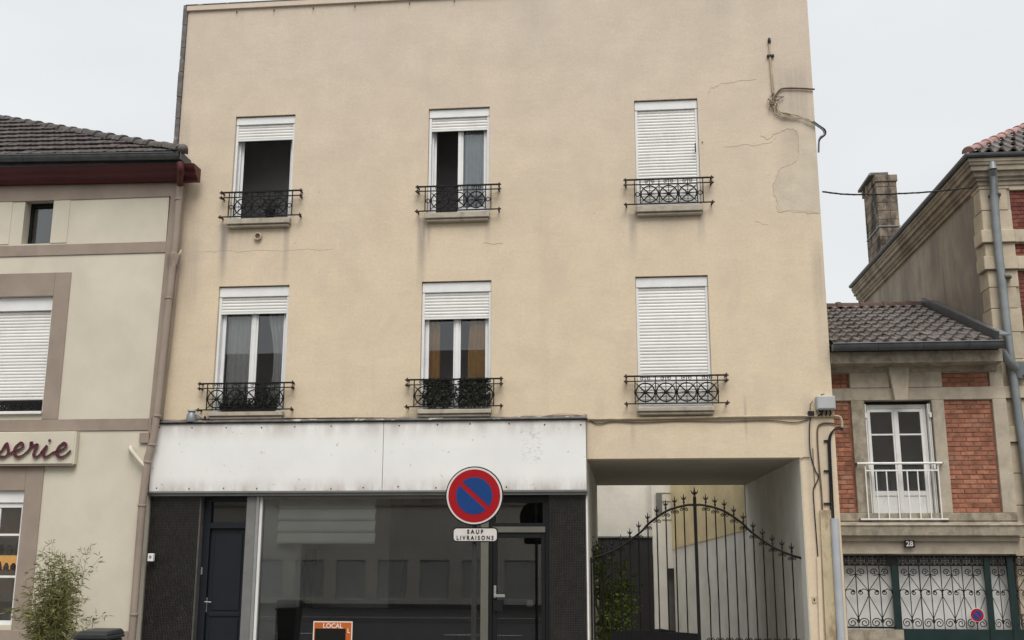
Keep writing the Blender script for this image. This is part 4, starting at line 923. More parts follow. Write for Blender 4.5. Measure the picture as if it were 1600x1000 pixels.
for j in range(11):
    vdist = -.04+j*th_*.985
    if vdist > sl_len-.1: break
    ratio = abs(hip.x)/math.hypot(hip.y, hip.z); start = (vdist+.0)*ratio-.1
    i = 0
    while True:
        s_ = start+i*tw_-(.06 if i else 0)
        if s_ > 5.3+vdist*.45: break
        p = E0+ux*(s_+tw_+(tw_*.5 if j % 2 else 0))+vv*vdist+nrm*random.uniform(.002, .008)
        rr = Matrix.Rotation(R(random.gauss(0, .8)), 3, nrm) @ Matrix.Rotation(R(.3+random.gauss(0, .5)), 3, -ux)
        a0 = s_+tw_+(tw_*.5 if j % 2 else 0); m2 = clipped(tm, (a0-vdist*ratio-.02, 0, 0), (1, ratio, 0)); i += 1
        if m2: inst('roof_tile', m2, H, p, [rr @ -ux, rr @ vv, rr @ nrm]); cnt += 1
def ridge_tile_mesh(ln, r, m, collar=1.25):
    b = MB(); n = 9
    prof = [(0, r*collar*.96), (.03, r*collar), (.09, r*collar*.98), (.10, r*1.02), (ln+.03, r*.94)]
    vs = []
    for yy, rad in prof: vs += [(math.cos(math.pi*i/(n-1))*rad, yy, math.sin(math.pi*i/(n-1))*rad*.9) for i in range(n)]
    fs = [(j*n+i, j*n+i+1, (j+1)*n+i+1, (j+1)*n+i) for j in range(len(prof)-1) for i in range(n-1)]
    vs.append((0, 0, 0)); fs += [tuple([len(vs)-1]+list(range(n)))]
    return b.add(vs, fs).mesh('ridge_tile', m, smooth=True)
hd = hip.normalized(); hs = hd.cross(Vector((0, 0, 1))).normalized(); hn = hs.cross(hd)
MB().tube([E0+hd*.1-hn*.01, HT-hn*.01], .085, 6).build('ridge_mortar', 'ridge_l', H)
rm = ridge_tile_mesh(.44, .135, 'ridge_l', 1.14); n_ = int(hip.length/.44)+2
for i in range(n_):
    p = E0+hd*(.02+i*.44)+hn*(.0)
    rr = Matrix.Rotation(R(random.gauss(0, 1.2)), 3, hs)
    inst('ridge_tile', rm, H, p, [rr @ hs, rr @ hd, rr @ hn])
o = inst('ridge_cap', MB().ball((0, 0, 0), (.10, .10, .09), 10, 6).mesh('ridge_cap', 'ridge_l', smooth=True), H, E0+Vector((.02, -.02, .05)))
# downpipe
dp = [(281, 254, -.62), (282.5, 268, -.60), (281, 279, -.4), (281.5, 290, -.24), (279, 320, -.24), (275, 372, -.24), (271.5, 400, -.24), (263, 480, -.24), (246, 640, -.24), (240, 685, -.24), (231, 715, -.24), (222, 790, -.24), (207, 985, -.24)]
q = [P(*a) for a in dp]; q.append(Vector((q[-1].x-.02, -.24, GZ)))
MB().tube(q[3:], .062, 12).build('downpipe', 'taupe', H, smooth=True); MB().tube(smoothpath(q[:4], 3), .06, 12).build('downpipe_elbow', 'red', H, smooth=True)
for (x_, y_) in ((279, 312), (272, 397), (264, 466), (246, 650), (237.5, 695), (231, 722), (222, 790), (209.5, 960)):
    a = P(x_, y_, -.24); MB().lathe((a.x, -.24, a.z-.018), [(.066, 0), (.074, .006), (.074, .03), (.066, .036)], 12).build('pipe_collar', 'taupe', H, smooth=True)
a = P(270, 407, -.24); MB().lathe((a.x+.0, -.24, a.z-.14), [(.063, 0), (.11, .2), (.115, .25), (.1, .26)], 4).build('hopper', 'taupe', H)
MB().tube([P(274, 405, -.24), P(281, 396, -.2), P(283, 391, -.16)], .02, 6).build('overflow', 'cable_c', H)
a, b = P(275, 300, -.165), P(283.5, 300, -.165)
MB().tube([P(287, 285, -.1), P(278, 410, -.1), P(262, 560, -.1), P(250, 655, -.1)], .035, 6).build('side_pipe', 'taupe', H)
T = thing('waste_pipe', 'short cream plastic pipe elbow poking from the wall beside the downpipe', 'pipe', P(215, 715, -.2))
MB().tube(smoothpath([P(204, 699, -.16), P(205, 703, -.26), P(214, 715, -.26), P(226, 728, -.26), P(232, 731, -.24)], 4), .035, 10).build('pipe', 'cream2', T, smooth=True)
a = P(225, 690, -.18); MB().box(a.x-.08, a.x+.09, -.2, -.17, a.z-.02, a.z+.15).build('bracket', 'taupe', T)
# the shop sign
T = thing('shop_sign', 'cream sign panel with maroon script lettering over the bakery window', 'sign', P(60, 700, -.25))
a, b = P(112, 725, -.27), P(121, 675, -.27)
MB().box(-12.6, (a.x+b.x)/2-.02, -.27, LY-.022, P(60, 725, -.27).z, P(60, 674.5, -.27).z).build('panel', 'cream2', T, bevel=.008)
MB().box(-12.6, (a.x+b.x)/2+.0, -.255, LY-.024, P(60, 725, -.27).z-.028, P(60, 725, -.27).z-.002).build('lower_trim', 'taupe', T)
MB().box((a.x+b.x)/2-.018, (a.x+b.x)/2+.01, -.26, LY-.024, P(60, 725, -.27).z-.002, P(60, 674.5, -.27).z).build('end_trim', 'cream2', T)
S = .32
GL = [[(-20, 903), (8, 885), (30, 852), (38, 872), (40, 895), (25, 914), (0, 917), (-14, 905)],
      [(40, 905), (62, 893), (98, 878), (112, 862), (100, 849), (80, 862), (68, 893), (80, 916), (105, 912), (135, 888)],
      [(132, 893), (148, 870), (152, 845), (160, 862), (182, 858), (170, 885), (164, 908), (178, 917), (203, 896)],
      [(198, 898), (228, 862), (216, 890), (212, 908), (224, 917), (262, 892)],
      [(258, 897), (285, 888), (312, 876), (322, 861), (308, 850), (288, 866), (276, 896), (290, 918), (318, 910), (345, 885)]]
def ribbon(pts, y0, y1, wn=6.2):
    q = smoothpath([(x_, y_, 0) for x_, y_ in pts], 6); nib = Vector((math.cos(R(-38)), math.sin(R(-38)), 0)); b = MB(); vs = []
    for i, p in enumerate(q):
        d = (q[min(i+1, len(q)-1)]-q[max(i-1, 0)]).normalized(); s_ = Vector((-d.y, d.x, 0))
        wd = 2.4+wn*abs(d.cross(nib).z); s_ = s_*wd
        for (u, yy) in ((p+s_, y0), (p-s_, y0), (p-s_, y1), (p+s_, y1)): vs.append(P(u.x*S, 420+u.y*S, yy))
    fs = [(i*4+k, i*4+(k+1) % 4, i*4+4+(k+1) % 4, i*4+4+k) for i in range(len(q)-1) for k in range(4)]
    n = len(q)-1; fs += [(0, 1, 2, 3), (n*4+3, n*4+2, n*4+1, n*4)]
    return b.add(vs, fs)
for k, g_ in enumerate(GL):
    o = ribbon(g_, -.315, -.295).build('letter', 'maroon', T); 
    ribbon(g_, -.294, -.27, 5.6).build('letter_edge', 'taupe', o)
    if k == 3: a = P(240*S, 420+838*S, -.315); MB().ball((a.x, -.3, a.z), (.028, .012, .028), 8, 5).build('dot', 'maroon', o)

# ------------------------------------------------------------------ house no. 28
HY = .4; HX0, HX1 = 3.53, 6.27
H = thing('brick_house', 'small brick and stone house with white balcony window beside the cream building', 'house', (4.9, HY, GZ))
WX0, WX1, WZ0, WZ1 = 4.1, 5.19, 2.0, 4.0
DZ = 1.5
bp = [(5.385, 6.16, 2.15, 3.99), (3.53, 3.885, 2.15, 3.99), (5.385, 6.16, 4.21, 4.45), (3.53, 3.885, 4.21, 4.45)]
o = walls(MB(), HX0, HX1+.1, DZ, 4.62, HY, HY+.35, [(WX0, WX1, WZ0, WZ1)]+bp).build('wall', 'stone', H); weld(o.data)
MB().box(HX0, HX1, 3.8, 4., GZ, 5.6).build('rear_wall', 'stone', H); MB().box(HX0, HX0+.12, HY+.352, 3.8, GZ, 4.6).build('side_wall', 'stone', H)
MB().box(HX0+.13, HX1, 2.0, 2.1, 1.75, 4.6).build('partition', 'dark', H); MB().box(HX0+.13, HX1, HY+.36, 3.79, 1.55, 1.75).build('floor_slab', 'dark', H)
bl_, bh_ = .215, .0635
bk = MB().box(0, bl_-.011, -.0, .05, 0, bh_).mesh('brick', 'brick', bevel=.004); bkh = MB().box(0, bl_/2-.011, -.0, .05, 0, bh_).mesh('brick', 'brick', bevel=.004)
def bricks(parent, x0, x1, z0, z1, y, full, half, mort='mortar'):
    MB().box(x0-.001, x1+.001, y+.028, y+.2, z0-.001, z1+.001).build('mortar', mort, parent)
    cp = (z1-z0)/max(1, round((z1-z0)/.0765))
    for j in range(round((z1-z0)/cp)):
        x = x0+.004; first = j % 2
        while x < x1-.03:
            hb = first or x+bl_ > x1+.02; first = 0
            l_ = bl_/2 if hb else bl_
            if x+l_ > x1+.02: break
            inst('brick', half if hb else full, parent, (x, y+.018+random.uniform(-.003, .004), z0+j*cp+.006)); x += l_
for q in bp: bricks(H, *q, HY, bk, bkh)
# stone dressings
MB().box(HX0, HX1+.11, HY-.02, HY-.001, 4.0, 4.208).build('lintel_band', 'stone', H, bevel=.005)
MB().box(3.885, WX0-.0, HY-.03, HY-.001, 2.15, 3.998).build('jamb', 'stone_d', H, bevel=.005); MB().box(WX1, 5.383, HY-.03, HY-.001, 2.15, 3.998).build('jamb', 'stone', H, bevel=.005); MB().box(6.162, HX1+.11, HY-.025, HY-.001, 2.15, 3.998).build('pilaster', 'stone', H, bevel=.005)
kx = P(1406, 600, HY-.1).x
MB().prism([(kx-.105, 3.98), (kx+.105, 3.98), (kx+.17, 4.56), (kx-.17, 4.56)], HY-.13, HY-.021).build('keystone', 'stone', H, bevel=.01)
MB().box(3.89, kx-.15, HY-.035, HY-.001, 4.21, 4.5).build('lintel_block', 'stone', H, bevel=.005); MB().box(kx+.15, 5.38, HY-.035, HY-.001, 4.21, 4.5).build('lintel_block', 'stone', H, bevel=.005)
MB().xprism([(HY-.002, 4.46), (HY-.06, 4.47), (HY-.08, 4.55), (HY-.22, 4.56), (HY-.36, 4.575), (HY-.37, 4.76), (HY-.002, 4.77)], HX0+.005, HX1+.0).build('cornice', 'stone_d', H)
MB().xprism([(HY-.002, 1.79), (HY-.16, 1.79), (HY-.17, 1.93), (HY-.19, 1.95), (HY-.17, 1.97), (HY-.002, 2.02)], HX0, HX1+.15).build('sill_band', 'stone_d', H)
MB().box(HX0, HX1+.1, HY-.05, HY-.001, 2.021, 2.148).build('plinth_course', 'stone_d', H, bevel=.006)
MB().box(HX0, HX1+.1, HY-.06, HY-.001, 1.70, 1.788).build('moulding', 'stone', H, bevel=.006)
# roof and gutter
gy = HY-.45
x_ = HX0+.01
while x_ < 6.2:
    x2 = min(x_+.72, 6.23)
    v = MB().xprism([(gy-.075+.085*math.cos(a), 4.86+.11*math.sin(a)) for a in [math.pi+i*math.pi/8 for i in range(9)]], x_, x2-.007); v.tube([(x_, gy-.16, 4.865), (x2-.007, gy-.16, 4.865)], .014, 6)
    v.build('gutter', 'zinc', H, smooth=True); x_ = x2
MB().box(HX0+.01, 6.23, gy-.0, HY-.02, 4.772, 4.80).build('eaves_board', 'zinc', H)
e0 = Vector((HX0, HY-.5, 4.86)); rv = Vector((0, 3.95, 1.50)); rl_ = rv.length; rv.normalize(); rn = Vector((1, 0, 0)).cross(rv)
MB().add([e0-rn*.02, e0+Vector((2.74, 0, 0))-rn*.02, e0+Vector((2.74, 0, 0))+rv*rl_-rn*.02, e0+rv*rl_-rn*.02], [(0, 1, 2, 3)]).build('roof', 'opp_roof', H)
def s_tile(wd, ln, m):
    prof = [(i/10*wd*1.06, .042*math.sin(i/10*2*math.pi+.5)+.05) for i in range(11)]; n = len(prof); L2 = ln+.05
    vs = [(x_, 0, z_) for x_, z_ in prof]+[(x_, L2, z_-.05) for x_, z_ in prof]+[(x_, 0, z_-.04) for x_, z_ in prof]
    fs = [(i, i+1, n+i+1, n+i) for i in range(n-1)]+[(2*n+i, 2*n+i+1, i+1, i) for i in range(n-1)]
    return MB().add(vs, fs).mesh('roof_tile', m, smooth=True)
stw, stl = .205, .42; tm2 = s_tile(stw, stl, 'tile_r')
for j in range(10):
    for i in range(13):
        if stl*j > rl_-.2: continue
        p = e0+Vector((i*stw+.01, 0, 0))+rv*(j*stl*.99)+rn*random.uniform(0, .006)
        rr = Matrix.Rotation(R(1+random.gauss(0, .5)), 3, 'X') @ Matrix.Rotation(R(random.gauss(0, .8)), 3, 'Z')
        inst('roof_tile', tm2, H, p, [rr @ Vector((1, 0, 0)), rr @ rv, rr @ rn])
rm2 = ridge_tile_mesh(.46, .12, 'ridge_r', 1.2)
for i in range(6): inst('ridge_tile', rm2, H, e0+rv*rl_+Vector((.02+i*.46, 0, .0)), [Vector((0, -1, 0)), Vector((1, 0, 0)), Vector((0, 0, 1))])
q0, q1 = e0+Vector((2.64, 0, .06)), e0+Vector((2.64, 0, .06))+rv*rl_
MB().bar(q0, q1, .24, .05).build('verge_flashing', 'zinc', H); MB().bar(q0+Vector((.11, 0, .06)), q1+Vector((.11, 0, .06)), .02, .2).build('verge_flashing', 'zinc_l', H)
# french window, white
yw = HY+.12
f = MB().box(WX0+.01, WX0+.06, yw, yw+.1, WZ0+.03, WZ1-.06).box(WX1-.12, WX1-.07, yw, yw+.1, WZ0+.03, WZ1-.06).box(WX0+.06, WX1-.12, yw, yw+.1, WZ1-.13, WZ1-.06).box(WX0-.01, WX1+.01, HY-.03, yw+.1, WZ0-.03, WZ0+.028).build('window', 'whitep', H, bevel=.004)
xm = (WX0+.06+WX1-.12)/2; zmid = P(1400, 679, yw).z; zpan = P(1400, 770, yw).z
def leaf28(a, b):
    t = .05; z0_, z1_ = WZ0+.06, WZ1-.135
    s_ = MB().box(a, a+t, yw-.015, yw+.05, z0_, z1_).box(b-t, b, yw-.015, yw+.05, z0_, z1_).box(a+t, b-t, yw-.015, yw+.05, z1_-t, z1_).box(a+t, b-t, yw-.015, yw+.05, z0_, z0_+.08).box(a+t, b-t, yw-.015, yw+.05, zpan-.05, zpan+.03).build('sash', 'whitep', f, bevel=.004)
    MB().box(a+t, b-t, yw-.01, yw+.04, zmid-.013, zmid+.013).build('glazing_bar', 'whitep', f)
    MB().box(a+t, b-t, yw+.01, yw+.018, zpan+.03, zmid-.013).build('pane', 'glass', f); MB().box(a+t, b-t, yw+.01, yw+.018, zmid+.013, z1_-t).build('pane', 'glass', f)
    MB().box(a+t, b-t, yw+.0, yw+.03, z0_+.08, zpan-.05).build('lower_panel', 'whitep', f, bevel=.004)
leaf28(WX0+.062, xm-.003); leaf28(xm+.003, WX1-.122)
MB().box(xm-.022, xm+.022, yw-.03, yw-.016, WZ0+.08, WZ1-.15).build('meeting_strip', 'whitep', f)
for x_ in (WX1-.06, WX1-.035): MB().box(x_, x_+.018, HY+.03, yw+.02, WZ0+.04, WZ1-.06).build('folded_shutter', 'whitep', f)
MB().box(WX0+.012, WX0+.03, HY+.01, yw-.002, WZ0+.04, WZ1-.06).build('folded_shutter', 'whitep', f)
for z_ in (2.1, 2.9, 3.75):
    for x_ in (WX0+.02, WX1-.03): MB().box(x_-.018, x_+.018, HY-.012, HY+.01, z_-.04, z_+.04).build('hinge', 'whitep', f)
yr = HY-.09
z1r, z2r, z3r = P(1412, 724, yr).z, P(1412, 735, yr).z, P(1412, 811, yr).z
x0r, x1r = P(1354, 760, yr).x, P(1468, 760, yr).x
g = MB().tube([(x0r-.13, yr-.02, z1r), (x1r+.07, yr-.02, z1r)], .02, 8).build('balcony_railing', 'whitep', H, smooth=True)
MB().box(x0r, x1r, yr-.012, yr+.012, z2r-.012, z2r+.012).build('upper_rail', 'whitep', g); MB().box(x0r-.13, x1r+.1, yr-.012, yr+.012, z3r-.012, z3r+.012).build('lower_rail', 'whitep', g)
for i in range(8): x_ = x0r+(x1r-x0r)*i/7; MB().box(x_-.009, x_+.009, yr-.009, yr+.009, z3r+.012, z2r-.012 if 0 < i < 7 else z1r-.02).build('bar', 'whitep', g)
for x_ in (x0r-.13, x1r+.07): MB().tube([(x_, yr-.02, z1r), (x_, HY, z1r)], .02, 6).build('wall_fixing', 'rust', g)
for x_ in (x0r-.13, x1r+.1): MB().box(x_-.012, x_+.012, yr+.012, HY, z3r-.012, z3r+.012).build('wall_fixing', 'rust', g)
# number plate
a = P(1421, 850, HY-.07); T = thing('house_number', 'small dark enamel plate with white number 28 above the green gate', 'number plate', a)
MB().box(a.x-.082, a.x+.082, HY-.078, HY-.0605, a.z-.058, a.z+.058).build('plate', 'plate', T, bevel=.004); lettering('numerals', '28', .115, 'sign_white', T, (a.x, HY-.0795, a.z), .002)
# gate opening: stone piers, gate with scrollwork
MB().box(HX0, 3.6, HY, HY+.35, GZ, DZ).build('gate_pier', 'stone', H)
T = thing('scrollwork_gate', 'dark green driveway gate with black iron scrollwork over white sheets', 'gate', (5.2, HY, GZ))
YG = HY+.12; ZG0, ZG1, ZF = P(1470, 983, YG).z, P(1440, 869, YG).z, P(1440, 883, YG).z
posts = [(P(1395, 930, YG).x, P(1405, 930, YG).x), (P(1541, 930, YG).x, P(1550, 930, YG).x), (P(1577, 930, YG).x, P(1587, 930, YG).x)]
for a_, b_ in posts: MB().box(a_, b_, YG-.035, YG+.035, GZ, ZG1-.01).build('post', 'green', T, bevel=.004)
XG1 = 7.6
MB().box(posts[0][1]+.002, XG1, YG-.02, YG+.02, GZ+.05, ZG0).build('lower_panel', 'green', T)
for z_ in (ZG1, ZF): MB().box(3.6, XG1, YG-.014, YG+.014, z_-.011, z_+.011).build('rail', 'iron', T)
MB().box(3.6, posts[0][0]-.002, YG-.014, YG+.014, ZG0+.005, ZG0+.03).build('rail', 'iron', T)
MB().box(P(1383, 875, YG).x, posts[0][1], YG-.04, YG-.036, ZF, ZG1).build('lock_plate', 'black', T)
uw = .343; hh = ZF-ZG0
u = MB(); t_ = .0075
for x_ in (0, uw/2): u.box(x_-.006, x_+.006, -.006, .006, 0, hh)
zA, zB, zC = hh-.12, hh*.565, .14
for sx in (-1, 1):
    c = uw/2
    u.tube(spiral((c+sx*.085, 0, zA+.01), .055, 1.35, math.pi if sx > 0 else 0, -sx, 16), t_, 4)
    u.tube([(c, 0, zA-.03), (c+sx*.03, 0, zA-.035), (c+sx*.085, 0, zA-.045)], t_, 4)
    u.tube([(c, 0, zA-.04), (c+sx*uw/2, 0, zB+.02)], .006, 4)
    u.tube([(c+sx*uw/2, 0, zB-.03), (c+sx*uw/2*.93, 0, zB+.03), (c+sx*.1, 0, zB+.055), (c+sx*.03, 0, zB+.01)], t_, 4)
    u.tube(spiral((c+sx*.06, 0, zB-.002), .042, 1.3, math.pi*.5, sx, 14), t_, 4)
    u.tube([(c+sx*uw/2*.96, 0, zB-.06), (c, 0, zC+.02)], .006, 4)
    u.tube(spiral((c+sx*.088, 0, zC-.05), .078, 1.6, math.pi if sx > 0 else 0, -sx, 20), t_, 4)
u.ball((uw/2, 0, zA-.03), (.018, .014, .025), 6, 4).ball((uw/2, 0, zC), (.018, .014, .03), 6, 4).ball((0, 0, zB-.03), (.016, .014, .03), 6, 4)
ume = u.mesh('scrollwork', 'iron')
fr = MB(); fh = ZG1-ZF
for sx in (-1, 1):
    fr.tube([(uw*.25+sx*.02, 0, .012), (uw*.25+sx*.065, 0, .02), (uw*.25+sx*.07, 0, fh*.5), (uw*.25+sx*.065, 0, fh-.02), (uw*.25+sx*.02, 0, fh-.012)], .007, 4)
    fr.ring((uw*.25+sx*.028, 0, fh*.3), .018, .006, 8, 4).ring((uw*.25+sx*.028, 0, fh*.7), .018, .006, 8, 4)
fr.box(-.005, .005, -.005, .005, 0, fh)
fme_ = fr.mesh('frieze_scroll', 'iron')
def bay(x0, x1):
    n = max(1, round((x1-x0)/uw)); s_ = (x1-x0)/n/uw
    for i in range(n):
        inst('scrollwork', ume, T, (x0+i*uw*s_, YG, ZG0)).scale = (s_, 1, 1)
        for k in range(2): inst('frieze_scroll', fme_, T, (x0+(i+k*.5)*uw*s_, YG, ZF)).scale = (s_, 1, 1)
bay(3.62, posts[0][0]); bay(posts[0][1]+.01, posts[1][0]-.01); bay(posts[1][1], posts[2][0]); bay(posts[2][1]+.02, posts[2][1]+.02+uw*3)
x_ = 3.6
while x_ < 7.4:
    x2 = x_+.62; MB().box(x_, x2-.006, YG+.12+(.03 if x_ > 5.8 else 0), YG+.14+(.03 if x_ > 5.8 else 0), GZ+.05, ZG1+.3).build('backing_sheet', 'sheet', T); x_ = x2
tag(MB().box(3.6, posts[0][1]+.0, YG-.12, YG-.036, GZ, ZG0-.01).build('low_wall', 'stone_d'), 'low dark stone wall at the foot of the grille beside the cream building', 'wall')
a = P(1527, 961, YG-.05); T2 = thing('no_parking_sign', 'small round no parking sign on the scrollwork gate', 'sign', a)
def round_sign(T_, c, r, n=40, border='sign_white'):
    x_, y_, z_ = c
    MB().disc((x_, y_, z_), r, .012, n).build('border', border, T_); MB().disc((x_, y_-.003, z_), r*.935, .0028, n).build('red_disc', 'sign_red', T_)
    rb = r*.655; hw = r*.085
    for s_ in (-1, 1):
        a0 = math.asin(hw/rb); pts = []
        for i in range(21):
            t = a0+(math.pi-2*a0)*i/20; pts.append((math.cos(t)*rb, math.sin(t)*rb*1))
        rot = R(-42) if s_ > 0 else R(138)
        MB().prism([(x_+px_*math.cos(rot)-pz_*math.sin(rot), z_+px_*math.sin(rot)+pz_*math.cos(rot)) for px_, pz_ in pts], y_-.006, y_-.0032).build('blue_half', 'sign_blue', T_)
round_sign(T2, (a.x, YG-.05, a.z), .108, 24)

# ------------------------------------------------------------------ tall brick house with chimney
TY = .6; TX = 6.38
H = thing('corner_house', 'tall stone and brick house with moulded cornice at the right edge', 'house', (7.5, TY, GZ))
TX1 = 10.0; TB = 9.8
fp = [(P(q[0], q[1], TY).x, P(q[0], q[1], TY).z) for q in ((1574, 297), (1580, 361), (1584, 381), (1586, 402), (1590, 423))]
bz = [(P(1580, 361, TY).z, P(1576, 298, TY).z), (P(1586, 402, TY).z, P(1586, 381, TY).z), (.6, P(1590, 423, TY).z)]
bx = P(1577, 330, TY).x+.03
pan = [(bx, TX1-.6, a_, b_) for a_, b_ in bz]
o = walls(MB(), TX, TX1, GZ, 8.0, TY, TY+.4, pan).build('wall', 'stone', H); weld(o.data)
MB().box(TX, TX+.35, TY+.402, TB, GZ, 8.0).build('side_wall', 'stucco', H); MB().box(TX+.352, TX1, TB-.3, TB, GZ, 8.).build('rear_wall', 'stucco', H); MB().box(TX1-.3, TX1, TY+.402, TB-.302, GZ, 8.).build('side_wall', 'stucco', H)
dk = MB().box(0, bl_-.011, 0, .05, 0, bh_).mesh('brick', 'brick_d', bevel=.004); dkh = MB().box(0, bl_/2-.011, 0, .05, 0, bh_).mesh('brick', 'brick_d', bevel=.004)
for a_, b_ in bz[:2]: bricks(H, bx, bx+.86, a_, b_, TY, dk, dkh, 'brick_d')
MB().box(bx+.87, TX1-.6, TY+.02, TY+.05, bz[0][0], bz[0][1]).box(bx+.87, TX1-.6, TY+.02, TY+.05, bz[1][0], bz[1][1]).build('brickwork', 'brick_d', H)
bricks(H, bx, bx+.44, 3.3, bz[2][1], TY, dk, dkh, 'brick_d')
MB().box(bx+.45, TX1-.6, TY+.02, TY+.05, .6, bz[2][1]).box(bx, bx+.45, TY+.02, TY+.05, .6, 3.295).build('brickwork', 'brick_d', H)
# quoins wrapping the corner, two projecting bands
yq = [272, 297, 330, 361, 381, 402, 423, 450, 483, 520, 562, 604, 624, 666, 692, 740, 790, 840, 900, 960]
for i in range(len(yq)-1):
    z1_, z0_ = P(1535, yq[i], TY).z, P(1535, yq[i+1], TY).z
    pr = .085 if i in (3, 5, 11, 13) else .025+random.uniform(0, .006)
    wd = .52 if pr < .05 else .62
    if i % 2 and pr < .05: wd -= .1
    MB().box(TX-pr, min(TX+wd, bx-.004), TY-pr, TY+.32 if i % 2 else TY+.42, z0_+.004, z1_-.004).build('quoin', 'quoin', H, bevel=.008)
for i in (3, 5):
    z1_, z0_ = P(1535, yq[i], TY).z, P(1535, yq[i+1], TY).z
    MB().box(bx-.0, TX1, TY-.06, TY-.0005, z0_+.004, z1_-.004).build('string_course', 'quoin', H, bevel=.008)
MB().box(bx-.003, TX1, TY-.026, TY-.0005, bz[0][1]+.003, 7.8).build('frieze', 'quoin', H, bevel=.006)
# cornice profile swept along the front and the left side
prof = [(0, 7.76), (.05, 7.76), (.05, 7.83), (.085, 7.84), (.085, 7.875), (.13, 7.90), (.14, 7.955), (.14, 7.985), (.19, 7.99), (.19, 8.07), (.215, 8.085), (.225, 8.13), (.24, 8.14), (.24, 8.195), (0, 8.205)]
def sweep(prof, name, m):
    b = MB(); n = len(prof); vs = []
    for (sx, sy, base) in ((0, -1, (TX1, TY)), (-1, -1, (TX, TY)), (-1, 0, (TX, TB))):
        for (o_, z_) in prof: vs.append((base[0]+sx*o_, base[1]+sy*o_, z_))
    fs = [(j*n+i, j*n+(i+1) % n, (j+1)*n+(i+1) % n, (j+1)*n+i) for j in range(2) for i in range(n)]+[tuple(range(n)), tuple(range(3*n-1, 2*n-1, -1))]
    return b.add(vs, fs).build(name, m, H)
sweep(prof, 'cornice', 'corn')
sweep([(.12, 8.20), (.20, 8.20), (.20, 8.30), (.12, 8.30)], 'eaves_board', 'zinc')
gp = [(.21, 8.215)]+[(.255+.05*math.cos(a), 8.26+.055*math.sin(a)) for a in [math.pi+i*math.pi/6 for i in range(7)]]+[(.305, 8.27), (.21, 8.27)]
sweep(gp, 'gutter', 'zinc')
MB().box(TX+.1, TX1, TY+.1, TB, 8.0, 8.2).build('roof_base', 'opp_roof', H)
# hipped roof front slope and hip tiles
ap = math.tan(R(33)); c0 = Vector((TX-.25, TY-.25, 8.27)); hl = 3.2
hp = c0+Vector((hl, hl, hl*ap))
MB().add([c0, (TX1+.3, c0.y, c0.z), (TX1+.3, hp.y, hp.z), hp], [(0, 1, 2, 3)]).add([c0, hp, (hp.x, TB, hp.z), (c0.x, TB, c0.z)], [(0, 1, 2, 3)]).build('roof', 'opp_roof', H)
rv2 = Vector((0, 1, ap)).normalized(); rn2 = Vector((1, 0, 0)).cross(rv2)
for j in range(7):
    for i in range(12):
        dpl = (j*stl*.98)*rv2.y
        x_ = c0.x+dpl-.1+i*stw
        if x_ > 8.6: break
        rr = Matrix.Rotation(R(3+random.gauss(0, .5)), 3, 'X')
        m2 = clipped(tm2, (c0.x+dpl-x_+.02, 0, 0), (-1, rv2.y, 0))
        if m2: inst('roof_tile', m2, H, Vector((x_, c0.y, c0.z))+rv2*(j*stl*.98)+rn2*.02, [rr @ Vector((1, 0, 0)), rr @ rv2, rr @ rn2])
h2 = (hp-c0).normalized(); s2 = h2.cross(Vector((0, 0, 1))).normalized(); n2 = s2.cross(h2); rm3 = ridge_tile_mesh(.36, .105, 'ridge_p', 1.15)
for i in range(12): inst('ridge_tile', rm3, H, c0+h2*(.05+i*.36)+n2*.02, [s2, h2, n2])
# grey downpipe
pts = [P(1551, 262, TY-.30), P(1552, 275, TY-.16), P(1554, 320, TY-.13), P(1561, 400, TY-.13), P(1569, 470, TY-.13), P(1577, 545, TY-.13), P(1590, 640, TY-.13), P(1604, 740, TY-.13)]
pts.append(Vector((pts[-1].x, pts[-1].y, GZ)))
pp = MB().tube(pts, .068, 14).build('downpipe', 'zinc_l', H, smooth=True)
MB().tube([pts[0]+Vector((0, 0, -.03)), pts[0]+Vector((0, 0, .1))], [.075, .05], 12).build('outlet', 'zinc_l', pp, smooth=True)
for (x_, y_) in ((1556, 304), (1572.5, 433), (1596, 587)):
    a = P(x_, y_, TY-.13); MB().lathe((a.x, a.y, a.z-.02), [(.07, 0), (.082, .008), (.082, .032), (.07, .04)], 12).box(a.x-.1, a.x+.1, TY-.1, TY-.0, a.z-.01, a.z+.01).build('pipe_clamp', 'zinc', pp)
a, b = P(1567, 548, TY-.45), P(1591, 578, TY-.13)
MB().tube([a, a+Vector((.08, .1, -.12)), b], [.05, .07, .085], 10).lathe((b.x+.0, b.y, b.z-.14), [(.07, 0), (.14, .2), (.145, .26)], 12).build('branch_hopper', 'zinc_l', pp, smooth=True)
# chimney
cy0 = 7.0; cx0, cx1 = P(1373, 340, cy0).x, P(1404.5, 340, cy0).x; cd = 1.25; zc0, zc1 = 8.2, P(1385, 284, cy0).z
ch = MB().box(cx0+.01, cx1-.01, cy0+.01, cy0+cd-.01, zc0, zc1).build('chimney', 'chim', H)
z_ = zc0; j = 0
while z_ < zc1-.05:
    h_ = .2+random.uniform(-.015, .015); h_ = min(h_, zc1-z_)
    m_ = cx0+(cx1-cx0)*(.6 if j % 2 else .42); yy = cy0
    MB().box(cx0-.004, m_-.004, yy-.008, yy+cd*.5, z_+.004, z_+h_-.004).build('stone', 'chim', ch, bevel=.006); MB().box(m_+.004, cx1+.004, yy-.008, yy+.3, z_+.004, z_+h_-.004).build('stone', 'chim', ch, bevel=.006)
    MB().box(cx0-.006, cx0+.2, yy+cd*.5+.006, yy+cd+.0, z_+.004, z_+h_-.004).build('stone', 'chim', ch, bevel=.006)
    z_ += h_; j += 1
MB().box(cx0-.03, cx1+.03, cy0-.035, cy0+.75, zc1, zc1+.17).build('chimney_cap', 'chim', ch, bevel=.012)
